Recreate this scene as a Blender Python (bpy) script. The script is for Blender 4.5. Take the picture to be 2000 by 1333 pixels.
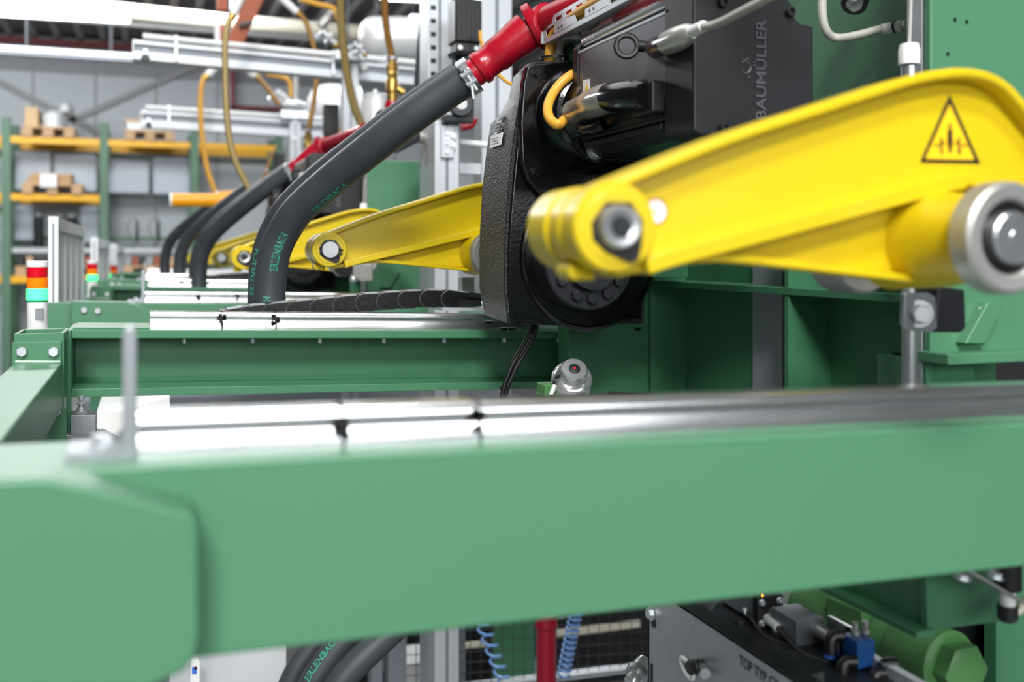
import bpy, bmesh, math, random
from mathutils import Vector, Matrix, Quaternion

for o in list(bpy.data.objects):
    bpy.data.objects.remove(o)
SC = bpy.context.scene
COL = SC.collection
random.seed(7)

# ------------------------------------------------------------------ camera
FPX = 1971.0                       # focal length in pixels of the 2000 px frame
YH = 494.0                         # image row of the horizon
YAW = math.atan(712.0 / FPX)
FW = Vector((math.sin(YAW), math.cos(YAW), 0))
RT = Vector((math.cos(YAW), -math.sin(YAW), 0))
UP = Vector((0, 0, 1))
CAMZ = 2.1
CP = Vector((0, 0, CAMZ))
cam = bpy.data.cameras.new('camera')
cam.sensor_width = 36.0
cam.lens = 36.0 * FPX / 2000.0
cam.shift_y = -(666.5 - YH) / 2000.0
cam.clip_start = 0.05
cam.clip_end = 200
cam.dof.use_dof = True
cam.dof.focus_distance = 1.88
cam.dof.aperture_fstop = 2.9
cam.dof.aperture_blades = 0
camo = bpy.data.objects.new('camera', cam)
COL.objects.link(camo)
camo.location = CP
camo.rotation_euler = (math.radians(90), 0, -YAW)
SC.camera = camo

# ------------------------------------------------------------------ world, lights, exposure
w = bpy.data.worlds.new('hall_light')
SC.world = w
w.use_nodes = True
wb = w.node_tree.nodes['Background']
wb.inputs[0].default_value = (0.93, 0.97, 1.0, 1)
wb.inputs[1].default_value = 0.07

def area_light(name, loc, target, sx, sy, energy, col=(1, 1, 1)):
    l = bpy.data.lights.new(name, 'AREA')
    l.shape = 'RECTANGLE'
    l.size = sx
    l.size_y = sy
    l.energy = energy
    l.color = col
    o = bpy.data.objects.new(name, l)
    COL.objects.link(o)
    o.location = loc
    d = Vector(target) - Vector(loc)
    o.rotation_euler = d.to_track_quat('-Z', 'Y').to_euler()
    return o

area_light('hall_lamp_bank', (-2.4, -7.0, CAMZ + 6.2), (0.6, 2.0, CAMZ), 2.2, 1.6, 800, (1, 0.98, 0.95))
area_light('added_top_fill', (0.2, -2.6, CAMZ + 5.8), (0.4, 1.6, CAMZ), 3.0, 0.8, 330, (1, 0.99, 0.97))  # added steep fill from above, brightens the second yellow arm
area_light('unseen_rear_fill', (0.2, -9.0, CAMZ + 2.4), (0.4, 2.0, CAMZ - 0.2), 10.0, 2.6, 480, (0.96, 0.98, 1))  # added source behind the camera: frontal fill and white rail reflections
area_light('ceiling_lamps', (-0.5, 5.5, CAMZ + 4.6), (-0.5, 5.5, 0), 5.0, 5.0, 130, (0.95, 0.98, 1))
area_light('unseen_far_fill', (2.6, 8.8, CAMZ + 2.5), (2.4, 5.0, CAMZ - 0.6), 9.0, 0.35, 210, (0.96, 0.98, 1))  # added source above the frame, gives upward faces a grazing sheen
area_light('rack_lamps', (-1.5, 10.5, CAMZ + 2.7), (-1.0, 14.5, CAMZ + 0.1), 5.0, 1.0, 200, (0.95, 0.98, 1))

vs = SC.view_settings
vs.view_transform = 'Standard'
vs.look = 'None'
vs.gamma = 1.0
vs.use_curve_mapping = False
vs.exposure = 0.30
# ------------------------------------------------------------------ helpers
def V(*a):
    return Vector(a)

def ray(px, py):
    return FW + RT * ((px - 1000) / FPX) + UP * ((YH - py) / FPX)

def at(px, py, Y):
    d = ray(px, py)
    return CP + d * (Y / d.y)

def atX(px, py, X):
    d = ray(px, py)
    return CP + d * (X / d.x)

def atZ(px, py, Z):
    d = ray(px, py)
    return CP + d * ((Z - CAMZ) / d.z)

def depth_of(px, Y):
    return Y / ray(px, 0).y

def mpp(px, Y):
    """metres per photo pixel at that place"""
    return depth_of(px, Y) / FPX

def perp(d):
    d = d.normalized()
    a = Vector((0, 0, 1)) if abs(d.z) < 0.9 else Vector((1, 0, 0))
    s = d.cross(a).normalized()
    return s, s.cross(d).normalized()

def catmull(pts, n=8):
    pts = [Vector(p) for p in pts]
    if len(pts) < 3:
        return pts
    P = [pts[0] * 2 - pts[1]] + pts + [pts[-1] * 2 - pts[-2]]
    out = []
    for i in range(1, len(P) - 2):
        p0, p1, p2, p3 = P[i - 1], P[i], P[i + 1], P[i + 2]
        for k in range(n):
            t = k / n
            out.append(0.5 * ((2 * p1) + (p2 - p0) * t + (2 * p0 - 5 * p1 + 4 * p2 - p3) * t * t
                              + (3 * p1 - p0 - 3 * p2 + p3) * t * t * t))
    out.append(pts[-1])
    return out

class MB:
    def __init__(s):
        s.v = []
        s.f = []

    def add(s, vs, fs):
        b = len(s.v)
        s.v += [Vector(p) for p in vs]
        s.f += [[b + i for i in f] for f in fs]
        return s

    def hexa(s, p):
        return s.add(p, [(0, 3, 2, 1), (4, 5, 6, 7), (0, 1, 5, 4), (1, 2, 6, 5), (2, 3, 7, 6), (3, 0, 4, 7)])

    def box(s, a, b):
        x0, y0, z0 = a
        x1, y1, z1 = b
        return s.hexa([(x0, y0, z0), (x1, y0, z0), (x1, y1, z0), (x0, y1, z0),
                       (x0, y0, z1), (x1, y0, z1), (x1, y1, z1), (x0, y1, z1)])

    def obox(s, c, ex, ey, ez):
        c = Vector(c)
        return s.hexa([c - ex - ey - ez, c + ex - ey - ez, c + ex + ey - ez, c - ex + ey - ez,
                       c - ex - ey + ez, c + ex - ey + ez, c + ex + ey + ez, c - ex + ey + ez])

    def prism(s, poly, off):
        n = len(poly)
        off = Vector(off)
        a = [Vector(p) for p in poly]
        return s.loft([a, [p + off for p in a]])

    def loft(s, rings, cap0=True, cap1=True, closed=True):
        n = len(rings[0])
        vs = [p for r in rings for p in r]
        fs = []
        for k in range(len(rings) - 1):
            for i in range(n if closed else n - 1):
                j = (i + 1) % n
                fs.append((k * n + i, k * n + j, (k + 1) * n + j, (k + 1) * n + i))
        if cap0:
            fs.append(tuple(range(n))[::-1])
        if cap1:
            fs.append(tuple(range((len(rings) - 1) * n, len(rings) * n)))
        return s.add(vs, fs)

    def lathe(s, p0, axis, prof, n=24, cap0=True, cap1=True):
        p0 = Vector(p0)
        ax = Vector(axis).normalized()
        a, b = perp(ax)
        rings = []
        for h, r in prof:
            rings.append([p0 + ax * h + (a * math.cos(t) + b * math.sin(t)) * max(r, 1e-5)
                          for t in [2 * math.pi * i / n for i in range(n)]])
        return s.loft(rings, cap0, cap1)

    def cyl(s, p0, p1, r0, r1=None, n=20):
        p0, p1 = Vector(p0), Vector(p1)
        d = p1 - p0
        return s.lathe(p0, d, [(0, r0), (d.length, r0 if r1 is None else r1)], n)

    def ring(s, p0, axis, h, ro, ri, n=28):
        """flat ring / pipe piece of length h"""
        return s.lathe(p0, axis, [(0, ri), (0, ro), (h, ro), (h, ri), (0, ri)], n, False, False)

    def tube(s, pts, r, n=10, caps=True):
        pts = [Vector(p) for p in pts]
        T = []
        for i in range(len(pts)):
            a = pts[max(i - 1, 0)]
            b = pts[min(i + 1, len(pts) - 1)]
            T.append((b - a).normalized())
        u, w_ = perp(T[0])
        rings = []
        for i, p in enumerate(pts):
            if i:
                q = T[i - 1].rotation_difference(T[i])
                u = q @ u
            w_ = T[i].cross(u).normalized()
            rr = r[i] if isinstance(r, (list, tuple)) else r
            rings.append([p + (u * math.cos(t) + w_ * math.sin(t)) * rr
                          for t in [2 * math.pi * k / n for k in range(n)]])
        return s.loft(rings, caps, caps)

    def bar(s, p0, p1, wd, ht, up=(0, 0, 1)):
        p0, p1 = Vector(p0), Vector(p1)
        d = (p1 - p0)
        up = Vector(up)
        sd = d.cross(up).normalized()
        u = sd.cross(d).normalized()
        return s.obox((p0 + p1) / 2, d / 2, sd * wd / 2, u * ht / 2)

    def sweep(s, prof, p0, p1):
        """profile [(dy, dz)] carried from p0 to p1 (a member running along X)"""
        p0, p1 = Vector(p0), Vector(p1)
        return s.loft([[p0 + V(0, a, b) for a, b in prof], [p1 + V(0, a, b) for a, b in prof]])

    def ball(s, c, r, n=16, m=10, sc=(1, 1, 1)):
        prof = []
        c = Vector(c)
        rings = []
        for i in range(m + 1):
            t = math.pi * i / m
            rr = max(math.sin(t), 0.002) * r
            h = -math.cos(t) * r
            rings.append([c + V(math.cos(a) * rr * sc[0], math.sin(a) * rr * sc[1], h * sc[2])
                          for a in [2 * math.pi * k / n for k in range(n)]])
        return s.loft(rings)

    def mesh(s, name, base=None, ang=38):
        me = bpy.data.meshes.new(name)
        base = Vector(base) if base is not None else V(0, 0, 0)
        me.from_pydata([tuple(p - base) for p in s.v], [], s.f)
        bm = bmesh.new()
        bm.from_mesh(me)
        bmesh.ops.recalc_face_normals(bm, faces=bm.faces)
        bm.to_mesh(me)
        bm.free()
        me.shade_smooth()
        me.set_sharp_from_angle(angle=math.radians(ang))
        return me

def add_bevel(o, wd, seg=2):
    m = o.modifiers.new('edge', 'BEVEL')
    m.width = wd
    m.segments = seg
    m.limit_method = 'ANGLE'
    m.angle_limit = math.radians(40)
    m.harden_normals = True

def setp(o, label=None, cat=None, group=None, kind=None):
    if label:
        o['label'] = label
    if cat:
        o['category'] = cat
    if group:
        o['group'] = group
    if kind:
        o['kind'] = kind
    return o

class Thing:
    def __init__(s, name, label, cat, base, group=None, kind=None):
        s.o = bpy.data.objects.new(name, None)
        s.o.empty_display_size = 0.05
        COL.objects.link(s.o)
        s.base = Vector(base)
        s.o.location = s.base
        setp(s.o, label, cat, group, kind or 'thing')

    def part(s, name, mb, mat, parent=None, bevel=0, label=None, ang=38, seg=2, kind=None):
        me = mb.mesh(name, s.base, ang)
        me.materials.append(M[mat])
        o = bpy.data.objects.new(name, me)
        COL.objects.link(o)
        o.parent = parent or s.o
        if bevel:
            add_bevel(o, bevel, seg)
        if label:
            o['label'] = label
        if kind:
            o['kind'] = kind
        return o

    def inst(s, name, me, pos, rot=None, parent=None, scale=1.0):
        o = bpy.data.objects.new(name, me)
        COL.objects.link(o)
        o.parent = parent or s.o
        o.location = Vector(pos) - s.base
        if rot is not None:
            o.rotation_mode = 'QUATERNION'
            o.rotation_quaternion = rot
        o.scale = (scale, scale, scale)
        return o

def solo(name, mb, mat, label, cat, base=None, group=None, kind=None, bevel=0, ang=38, seg=2):
    if base is None:
        zs = min(p.z for p in mb.v)
        c = sum(mb.v, V(0, 0, 0)) / len(mb.v)
        base = V(c.x, c.y, zs)
    me = mb.mesh(name, base, ang)
    me.materials.append(M[mat])
    o = bpy.data.objects.new(name, me)
    COL.objects.link(o)
    o.location = base
    if bevel:
        add_bevel(o, bevel, seg)
    setp(o, label, cat, group, kind or 'thing')
    return o

def copy_tree(o, off=None, label=None, parent=None, rotz=None):
    c = o.copy()
    COL.objects.link(c)
    if parent is not None:
        c.parent = parent
    if off is not None:
        c.location = o.location + Vector(off)
    if label:
        c['label'] = label
    for ch in list(o.children):
        copy_tree(ch, None, None, c)
    return c

def drop_parts(o, *names):
    for ch in list(o.children):
        if ch.name.split('.')[0] in names:
            drop_parts(ch, *[g.name.split('.')[0] for g in ch.children])
            bpy.data.objects.remove(ch)

_cache = {}
def hexbolt_mesh(mat, washer=True, n=6):
    """unit bolt: head across corners 2, pointing to -Z of its frame -> +Z"""
    k = ('hex', mat, washer, n)
    if k not in _cache:
        mb = MB()
        if washer:
            mb.lathe((0, 0, 0), (0, 0, 1), [(0, 1.35), (0.18, 1.35), (0.18, 0.9)], 20)
        mb.lathe((0, 0, 0.15), (0, 0, 1), [(0, 1.0), (0.62, 1.0), (0.72, 0.86)], n)
        me = mb.mesh('bolt', None, 30)
        me.materials.append(M[mat])
        _cache[k] = me
    return _cache[k]

def socket_mesh(mat):
    k = ('sock', mat)
    if k not in _cache:
        mb = MB()
        mb.lathe((0, 0, 0), (0, 0, 1), [(0, 1.3), (0.15, 1.3), (0.15, 1.0), (0.9, 1.0), (1.0, 0.9), (1.0, 0.55), (0.5, 0.5)], 18)
        me = mb.mesh('screw', None, 30)
        me.materials.append(M[mat])
        _cache[k] = me
    return _cache[k]

def toward(d):
    return Vector((0, 0, 1)).rotation_difference(Vector(d).normalized())

def bolts(T, pts, axis, r, mat='zinc', parent=None, name='bolt', sock=False, washer=True):
    me = socket_mesh(mat) if sock else hexbolt_mesh(mat, washer)
    for p in pts:
        T.inst(name, me, p, toward(axis), parent, r)

_font_dg = None
def text_verts(txt, size=1.0, extrude=0.0, bold=0.0):
    """returns verts, faces of a flat text, baseline at 0, left aligned"""
    cu = bpy.data.curves.new('t', 'FONT')
    cu.body = txt
    cu.size = size
    cu.extrude = extrude
    cu.resolution_u = 3
    cu.offset = bold
    ob = bpy.data.objects.new('t', cu)
    COL.objects.link(ob)
    dg = bpy.context.evaluated_depsgraph_get()
    dg.update()
    me = bpy.data.meshes.new_from_object(ob.evaluated_get(dg))
    vs = [v.co.copy() for v in me.vertices]
    fs = [list(p.vertices) for p in me.polygons]
    bpy.data.objects.remove(ob)
    bpy.data.curves.remove(cu)
    bpy.data.meshes.remove(me)
    return vs, fs

# ------------------------------------------------------------------ materials
def lin(c):
    c = c / 255.0
    return c / 12.92 if c <= 0.04045 else ((c + 0.055) / 1.055) ** 2.4

def rgb(r, g, b):
    return (lin(r), lin(g), lin(b), 1)

M = {}
def mat(name, col, rough=0.5, metal=0.0, var=0.06, scale=6.0, bump=0.0, bscale=60.0, coat=0.0, dirt=None,
        dirt_amt=0.0, dscale=3.0, emit=None, estr=0.0, alpha=1.0, trans=0.0, stretch=None, spec=0.5):
    m = bpy.data.materials.new(name)
    m.use_nodes = True
    nt = m.node_tree
    N, L = nt.nodes, nt.links
    b = N['Principled BSDF']
    b.inputs['Roughness'].default_value = rough
    b.inputs['Metallic'].default_value = metal
    b.inputs['Specular IOR Level'].default_value = spec
    b.inputs['Coat Weight'].default_value = coat
    b.inputs['Coat Roughness'].default_value = 0.15
    if trans:
        b.inputs['Transmission Weight'].default_value = trans
    if alpha < 1:
        b.inputs['Alpha'].default_value = alpha
    tc = N.new('ShaderNodeTexCoord')
    mp = N.new('ShaderNodeMapping')
    L.new(tc.outputs['Object'], mp.inputs[0])
    if stretch:
        mp.inputs['Scale'].default_value = stretch
    nz = N.new('ShaderNodeTexNoise')
    nz.inputs['Scale'].default_value = scale
    nz.inputs['Detail'].default_value = 5
    L.new(mp.outputs[0], nz.inputs['Vector'])
    c = rgb(*col)
    mx = N.new('ShaderNodeMix')
    mx.data_type = 'RGBA'
    mx.inputs[6].default_value = tuple(x * (1 - var) for x in c[:3]) + (1,)
    mx.inputs[7].default_value = tuple(min(1, x * (1 + var)) for x in c[:3]) + (1,)
    L.new(nz.outputs['Fac'], mx.inputs[0])
    out = mx.outputs[2]
    if dirt is not None:
        n2 = N.new('ShaderNodeTexNoise')
        n2.inputs['Scale'].default_value = dscale
        n2.inputs['Detail'].default_value = 8
        n2.inputs['Roughness'].default_value = 0.65
        L.new(mp.outputs[0], n2.inputs['Vector'])
        rp = N.new('ShaderNodeValToRGB')
        rp.color_ramp.elements[0].position = 0.55
        rp.color_ramp.elements[1].position = 0.75
        L.new(n2.outputs['Fac'], rp.inputs[0])
        mm = N.new('ShaderNodeMath')
        mm.operation = 'MULTIPLY'
        mm.inputs[1].default_value = dirt_amt
        L.new(rp.outputs[0], mm.inputs[0])
        m2 = N.new('ShaderNodeMix')
        m2.data_type = 'RGBA'
        m2.inputs[7].default_value = rgb(*dirt)
        L.new(mm.outputs[0], m2.inputs[0])
        L.new(out, m2.inputs[6])
        out = m2.outputs[2]
    L.new(out, b.inputs['Base Color'])
    # roughness variation
    rr = N.new('ShaderNodeMapRange')
    rr.inputs[3].default_value = max(0, rough - 0.06)
    rr.inputs[4].default_value = min(1, rough + 0.06)
    L.new(nz.outputs['Fac'], rr.inputs[0])
    L.new(rr.outputs[0], b.inputs['Roughness'])
    if bump:
        n3 = N.new('ShaderNodeTexNoise')
        n3.inputs['Scale'].default_value = bscale
        n3.inputs['Detail'].default_value = 3
        L.new(mp.outputs[0], n3.inputs['Vector'])
        bp = N.new('ShaderNodeBump')
        bp.inputs['Strength'].default_value = bump
        bp.inputs['Distance'].default_value = 0.004
        L.new(n3.outputs['Fac'], bp.inputs['Height'])
        L.new(bp.outputs[0], b.inputs['Normal'])
    if emit:
        b.inputs['Emission Color'].default_value = rgb(*emit)
        b.inputs['Emission Strength'].default_value = estr
    M[name] = m
    return m

mat('green', (64, 118, 86), 0.36, var=0.05, scale=3, dirt=(30, 56, 42), dirt_amt=0.30, dscale=14, bump=0.03, bscale=220)
mat('green_clean', (74, 126, 94), 0.37, var=0.03, scale=2, bump=0.02, bscale=200)
mat('green_hyd', (78, 130, 74), 0.45, var=0.06, scale=4, bump=0.04, bscale=120)
mat('green_rack', (86, 122, 98), 0.55, var=0.05)
mat('weld', (160, 190, 170), 0.35, var=0.1, scale=60, bump=0.4, bscale=150)
mat('yellow', (210, 184, 20), 0.30, var=0.03, scale=4, dirt=(150, 120, 20), dirt_amt=0.22, dscale=7, stretch=(1, 1, 2.2))
mat('rack_yellow', (238, 176, 3), 0.45, var=0.05)
mat('orange_tube', (244, 164, 2), 0.35, var=0.05)
mat('cable_yellow', (214, 158, 54), 0.4, var=0.1, scale=30)
mat('black_gloss', (7, 7, 9), 0.16, var=0.15, bump=0.06, bscale=160, spec=0.6)
mat('black_cast', (20, 21, 23), 0.40, var=0.2, bump=0.9, bscale=260, spec=0.4)
mat('black_motor', (20, 21, 25), 0.42, var=0.1, scale=12, dirt=(44, 46, 50), dirt_amt=0.15, dscale=18)
mat('motor_side', (92, 94, 98), 0.34, var=0.08, scale=10, metal=0.35)
mat('black_plastic', (20, 21, 23), 0.40, var=0.12)
mat('chain_black', (8, 8, 10), 0.34, var=0.12)
mat('chain_highlight', (86, 90, 96), 0.3, var=0.1)  # paler tone for the highlight on the chain link edges
mat('steel_dark', (52, 54, 58), 0.38, metal=0.6, var=0.1, scale=20)
mat('hose', (55, 59, 65), 0.46, var=0.12, scale=14, dirt=(88, 90, 94), dirt_amt=0.20, dscale=12, bump=0.05, bscale=90)
mat('hose_print', (52, 150, 122), 0.55, var=0.1, scale=40)
mat('red', (160, 14, 36), 0.26, var=0.05, dirt=(120, 14, 30), dirt_amt=0.25, dscale=8, bump=0.04, bscale=80)
mat('red_dark', (150, 14, 40), 0.35, var=0.05)
mat('rail_steel', (228, 230, 232), 0.21, metal=0.97, var=0.04, scale=30, stretch=(0.3, 4, 4))
mat('steel', (186, 189, 193), 0.30, metal=0.85, var=0.08, scale=20)
mat('steel_brushed', (158, 162, 168), 0.40, metal=0.7, var=0.12, scale=14, stretch=(6, 6, 0.6))
mat('bare_steel', (158, 163, 170), 0.42, metal=0.15, var=0.1, scale=14, stretch=(6, 6, 0.6))
mat('steel_worn', (170, 170, 168), 0.42, metal=0.6, var=0.15, scale=16, dirt=(120, 105, 80), dirt_amt=0.35, dscale=12)
mat('zinc', (206, 210, 214), 0.32, metal=0.75, var=0.1, scale=80)
mat('zinc_plate', (176, 180, 184), 0.42, metal=0.55, var=0.12, scale=9, dirt=(120, 124, 128), dirt_amt=0.4, dscale=22, bump=0.04, bscale=150)
mat('alu', (192, 197, 203), 0.38, metal=0.35, var=0.04, scale=10)
mat('alu_white', (226, 229, 232), 0.42, metal=0.05, var=0.03)
mat('nickel', (190, 190, 184), 0.22, metal=0.5, var=0.06, scale=20)
mat('alu_groove', (120, 126, 134), 0.5, metal=0.3, var=0.05)
mat('chrome', (225, 226, 228), 0.16, metal=0.75, var=0.03)
mat('white_plastic', (232, 233, 232), 0.4, var=0.02)
mat('white_paint', (225, 227, 228), 0.45, var=0.04)
mat('grey_plastic', (152, 156, 160), 0.5, var=0.05)
mat('grey_cable', (176, 176, 170), 0.5, var=0.12, scale=20)
mat('lens_red', (206, 10, 34), 0.18, var=0.1, scale=60, emit=(150, 0, 10), estr=0.25)
mat('lens_amber', (250, 130, 4), 0.18, var=0.1, scale=60, emit=(220, 90, 0), estr=0.35)
mat('lens_green', (90, 240, 160), 0.2, var=0.05, emit=(60, 255, 130), estr=1.5)
mat('lens_green_base', (20, 120, 90), 0.3)
mat('ink', (14, 14, 16), 0.5, var=0.1)
mat('sticker_white', (236, 237, 238), 0.45, var=0.02)
mat('sticker_yellow', (248, 200, 20), 0.42, var=0.02)
mat('sticker_line', (128, 132, 138), 0.5)
mat('brass', (176, 142, 74), 0.32, metal=0.8, var=0.2, scale=20)
mat('hose_brown', (150, 110, 52), 0.45, metal=0.25, var=0.15, scale=30)
mat('hose_olive', (160, 140, 90), 0.45, metal=0.35, var=0.15, scale=30)
mat('tank', (222, 224, 226), 0.35, metal=0.25, var=0.05)
mat('duct', (214, 210, 192), 0.5, var=0.04)
mat('steel_orange', (158, 72, 30), 0.5, var=0.06)
mat('lamp_glow', (250, 252, 255), 0.5, emit=(250, 252, 255), estr=7.0)
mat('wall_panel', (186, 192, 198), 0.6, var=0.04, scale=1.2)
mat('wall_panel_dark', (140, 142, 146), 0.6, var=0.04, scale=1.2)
mat('deck', (92, 92, 94), 0.6, var=0.06)
mat('deck_rib', (150, 150, 150), 0.6, var=0.06)
mat('purlin', (120, 46, 46), 0.6, var=0.06)
mat('concrete', (120, 122, 124), 0.7, var=0.1, scale=2.5, dirt=(80, 80, 82), dirt_amt=0.4, dscale=1.3)
mat('wood', (196, 160, 120), 0.65, var=0.18, scale=8, stretch=(1, 6, 6))
mat('carton', (214, 182, 140), 0.7, var=0.06)
mat('film', (232, 235, 238), 0.3, var=0.05, scale=5)
mat('plastic_sheet', (176, 186, 198), 0.35, var=0.12, scale=2)
mat('coil_blue', (120, 165, 225), 0.3, var=0.08)
mat('valve_blue', (24, 78, 140), 0.4, var=0.1)
mat('tube_blue', (60, 110, 210), 0.4)
mat('led_red', (230, 20, 40), 0.4, emit=(255, 20, 40), estr=1.2)
mat('led_orange', (255, 140, 10), 0.4, emit=(255, 140, 10), estr=4)
mat('wire_dark', (60, 62, 66), 0.5, metal=0.3)
mat('grease', (10, 10, 12), 0.15, bump=0.6, bscale=60)
mat('cabinet_grey', (190, 194, 198), 0.5, var=0.03)
# ================================================================== the hall
FLOOR = 0.0
solo('floor', MB().box((-14, -6, -0.1), (16, 15.2, FLOOR)), 'concrete', 'grey concrete hall floor', 'floor', kind='structure')
WY = 15.1
wall = Thing('wall_back', 'pale grey panelled rear wall of the hall', 'wall', V(0, WY, 0), kind='structure')
CEZ = CAMZ + 2.92
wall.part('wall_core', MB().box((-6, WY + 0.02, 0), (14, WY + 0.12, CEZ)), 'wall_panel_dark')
xs = [at(p, 300, WY).x for p in (-60, 65, 187, 305, 425, 545)]
x = xs[-1]
while x < 9:
    x += xs[-1] - xs[-2]
    xs.append(x)
for a, b in zip(xs[:-1], xs[1:]):
    zc = at(200, 148, WY).z
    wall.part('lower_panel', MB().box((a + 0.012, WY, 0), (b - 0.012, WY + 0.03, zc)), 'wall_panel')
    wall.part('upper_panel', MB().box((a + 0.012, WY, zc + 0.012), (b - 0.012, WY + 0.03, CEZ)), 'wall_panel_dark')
ceil = Thing('ceiling', 'dark trapezoidal roof deck above the racks', 'ceiling', V(2, 11, CEZ), kind='structure')
ceil.part('roof_deck', MB().box((-6, 8.5, CEZ + 0.05), (14, WY + 0.1, CEZ + 0.12)), 'deck')
for i in range(46):
    xx = -2.6 + 0.29 * i
    mb = MB().loft([[V(xx - 0.05, y, CEZ + 0.05), V(xx - 0.03, y, CEZ), V(xx + 0.03, y, CEZ), V(xx + 0.05, y, CEZ + 0.05)] for y in (8.5, WY)])
    ceil.part('deck_rib', mb, 'deck_rib')
tr = Thing('trim_1', 'dark red eaves purlin along the top of the rear wall', 'purlin', V(2, WY - 0.1, CEZ - 0.1), kind='structure')
tr.part('purlin', MB().box((-5, WY - 0.12, CEZ - 0.10), (12, WY, CEZ - 0.02)), 'purlin')
tr.part('purlin', MB().box((-5, 12.7, CEZ - 0.16), (12, 12.82, CEZ - 0.04)), 'purlin')
# ================================================================== first machine
DY = 2.48                                     # pitch of the machines
def lerp_line(p, q, X):
    k = (X - p.x) / (q.x - p.x)
    return p + (q - p) * k

# ---------------- front guide beam (box section) with its rail
A1, B1 = at(270, 912, 0.79), at(2000, 828, 0.79)
bl, br = lerp_line(A1, B1, -0.32), lerp_line(A1, B1, 1.25)
H1 = 0.146
beam1 = Thing('guide_beam', 'blurred green box beam across the foreground carrying a steel rail', 'beam', bl - V(0, 0, H1), 'green guide beams of the machines')
mb = MB()
mb.sweep([(0, -H1), (0, 0), (0.12, 0), (0.12, -H1)], bl, br)
beam1.part('box_section', mb, 'green_clean', bevel=0.003)
RAILH = 0.034
RPH = [(0, 0), (0, .003), (.0028, .0165), (.0095, .0185), (.0095, .0225), (.0022, .0242), (.001, .0255), (.002, .0315), (.0045, RAILH)]
RP = RPH + [(.034 - a, b) for a, b in reversed(RPH)]
def rail(p, q, yo, label, joints, group='steel guide rails on the beams'):
    p, q = p + V(0, yo, 0), q + V(0, yo, 0)
    T = Thing('guide_rail', label, 'rail', p, group)
    d = (q - p)
    L = d.length
    d = d / L
    cuts = [0] + joints + [L]
    for a, b in zip(cuts[:-1], cuts[1:]):
        mb = MB().sweep(RP, p + d * (a + 0.0006), p + d * (b - 0.0006))
        T.part('rail_segment', mb, 'rail_steel')
    for j in joints:
        c = p + d * j
        mb = MB()
        for k in range(9):
            h = random.uniform(0.012, 0.033)
            x = random.uniform(-0.006, 0.006)
            r = random.uniform(0.002, 0.0045)
            yy = 0.0002 if not 0.016 < h < 0.025 else 0.0015
            mb.lathe(c + d * x + V(0, yy, h - 0.004), V(0, 1, 0), [(0, r), (0.0016, r * 0.9)], 8)
        mb.obox(c + V(0, 0.006, 0.0205), d * 0.006, V(0, 0.003, 0), V(0, 0, 0.0028))
        mb.obox(c + V(0, 0.017, RAILH + 0.0002), d * 0.0022, V(0, 0.015, 0), V(0, 0, 0.0004))
        mb.obox(c + V(0.001, -0.0004, 0.008), d * 0.0012, V(0, 0.0006, 0), V(0, 0, 0.0075))
        T.part('ink_mark', mb, 'ink')
    return T
r1p = lerp_line(A1, B1, at(268, 800, 0.83).x)
rail1 = rail(r1p, br, 0.037, 'blurred bright steel rail on top of the foreground beam',
             [at(668, 800, 0.83).x - r1p.x, at(935, 800, 0.83).x - r1p.x])

# end stop bracket at the rail's left end
def end_stop(label):
    b = lerp_line(A1, B1, at(255, 880, 0.835).x)
    T = Thing('end_stop', label, 'bracket', b + V(0, 0.035, 0), 'angle brackets at the rail ends')
    x0, x1 = at(240, 800, 0.825).x - b.x, at(266, 800, 0.825).x - b.x
    xl = at(128, 870, 0.825).x - b.x
    top = at(255, 643, 0.825).z - b.z
    prof = [(x1, 0), (xl, 0), (xl, 0.008), (x0 - 0.014, 0.008), (x0 - 0.006, 0.0105), (x0 - 0.001, 0.016), (x0, 0.024), (x0, top - 0.004),
            (x0 + 0.002, top), (x1 - 0.002, top), (x1, top - 0.004)]
    mb = MB().prism([b + V(x, 0.030, z) for x, z in prof], (0, 0.05, 0))
    T.part('angle', mb, 'steel_brushed', bevel=0.0008)
    bolts(T, [b + V(xl + 0.024, 0.055, 0.008)], (0, 0, 1), 0.0085)
    return T
stop1 = end_stop('blurred upright grey end stop bracket at the foreground rail')

# welded gusset in front of the beam's left end
gus = Thing('gusset_plate', 'large blurred green gusset plate with sloping top, bottom left foreground', 'plate', at(100, 1500, 0.735), 'gusset plates at the beam ends')
gp = [(-420, 952), (60, 936), (95, 936), (372, 1003), (384, 1016), (388, 1036), (390, 1245), (382, 1285), (360, 1314), (250, 1370), (-420, 1700)]
mb = MB().prism([at(x, y, 0.738) for x, y in gp], (0, 0.0515, 0))
gus.part('plate', mb, 'green_clean', bevel=0.004)
bolts(gus, [at(-290, 1030, 0.738), at(-160, 1030, 0.738)], (0, -1, 0), 0.0095, washer=False)

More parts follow.
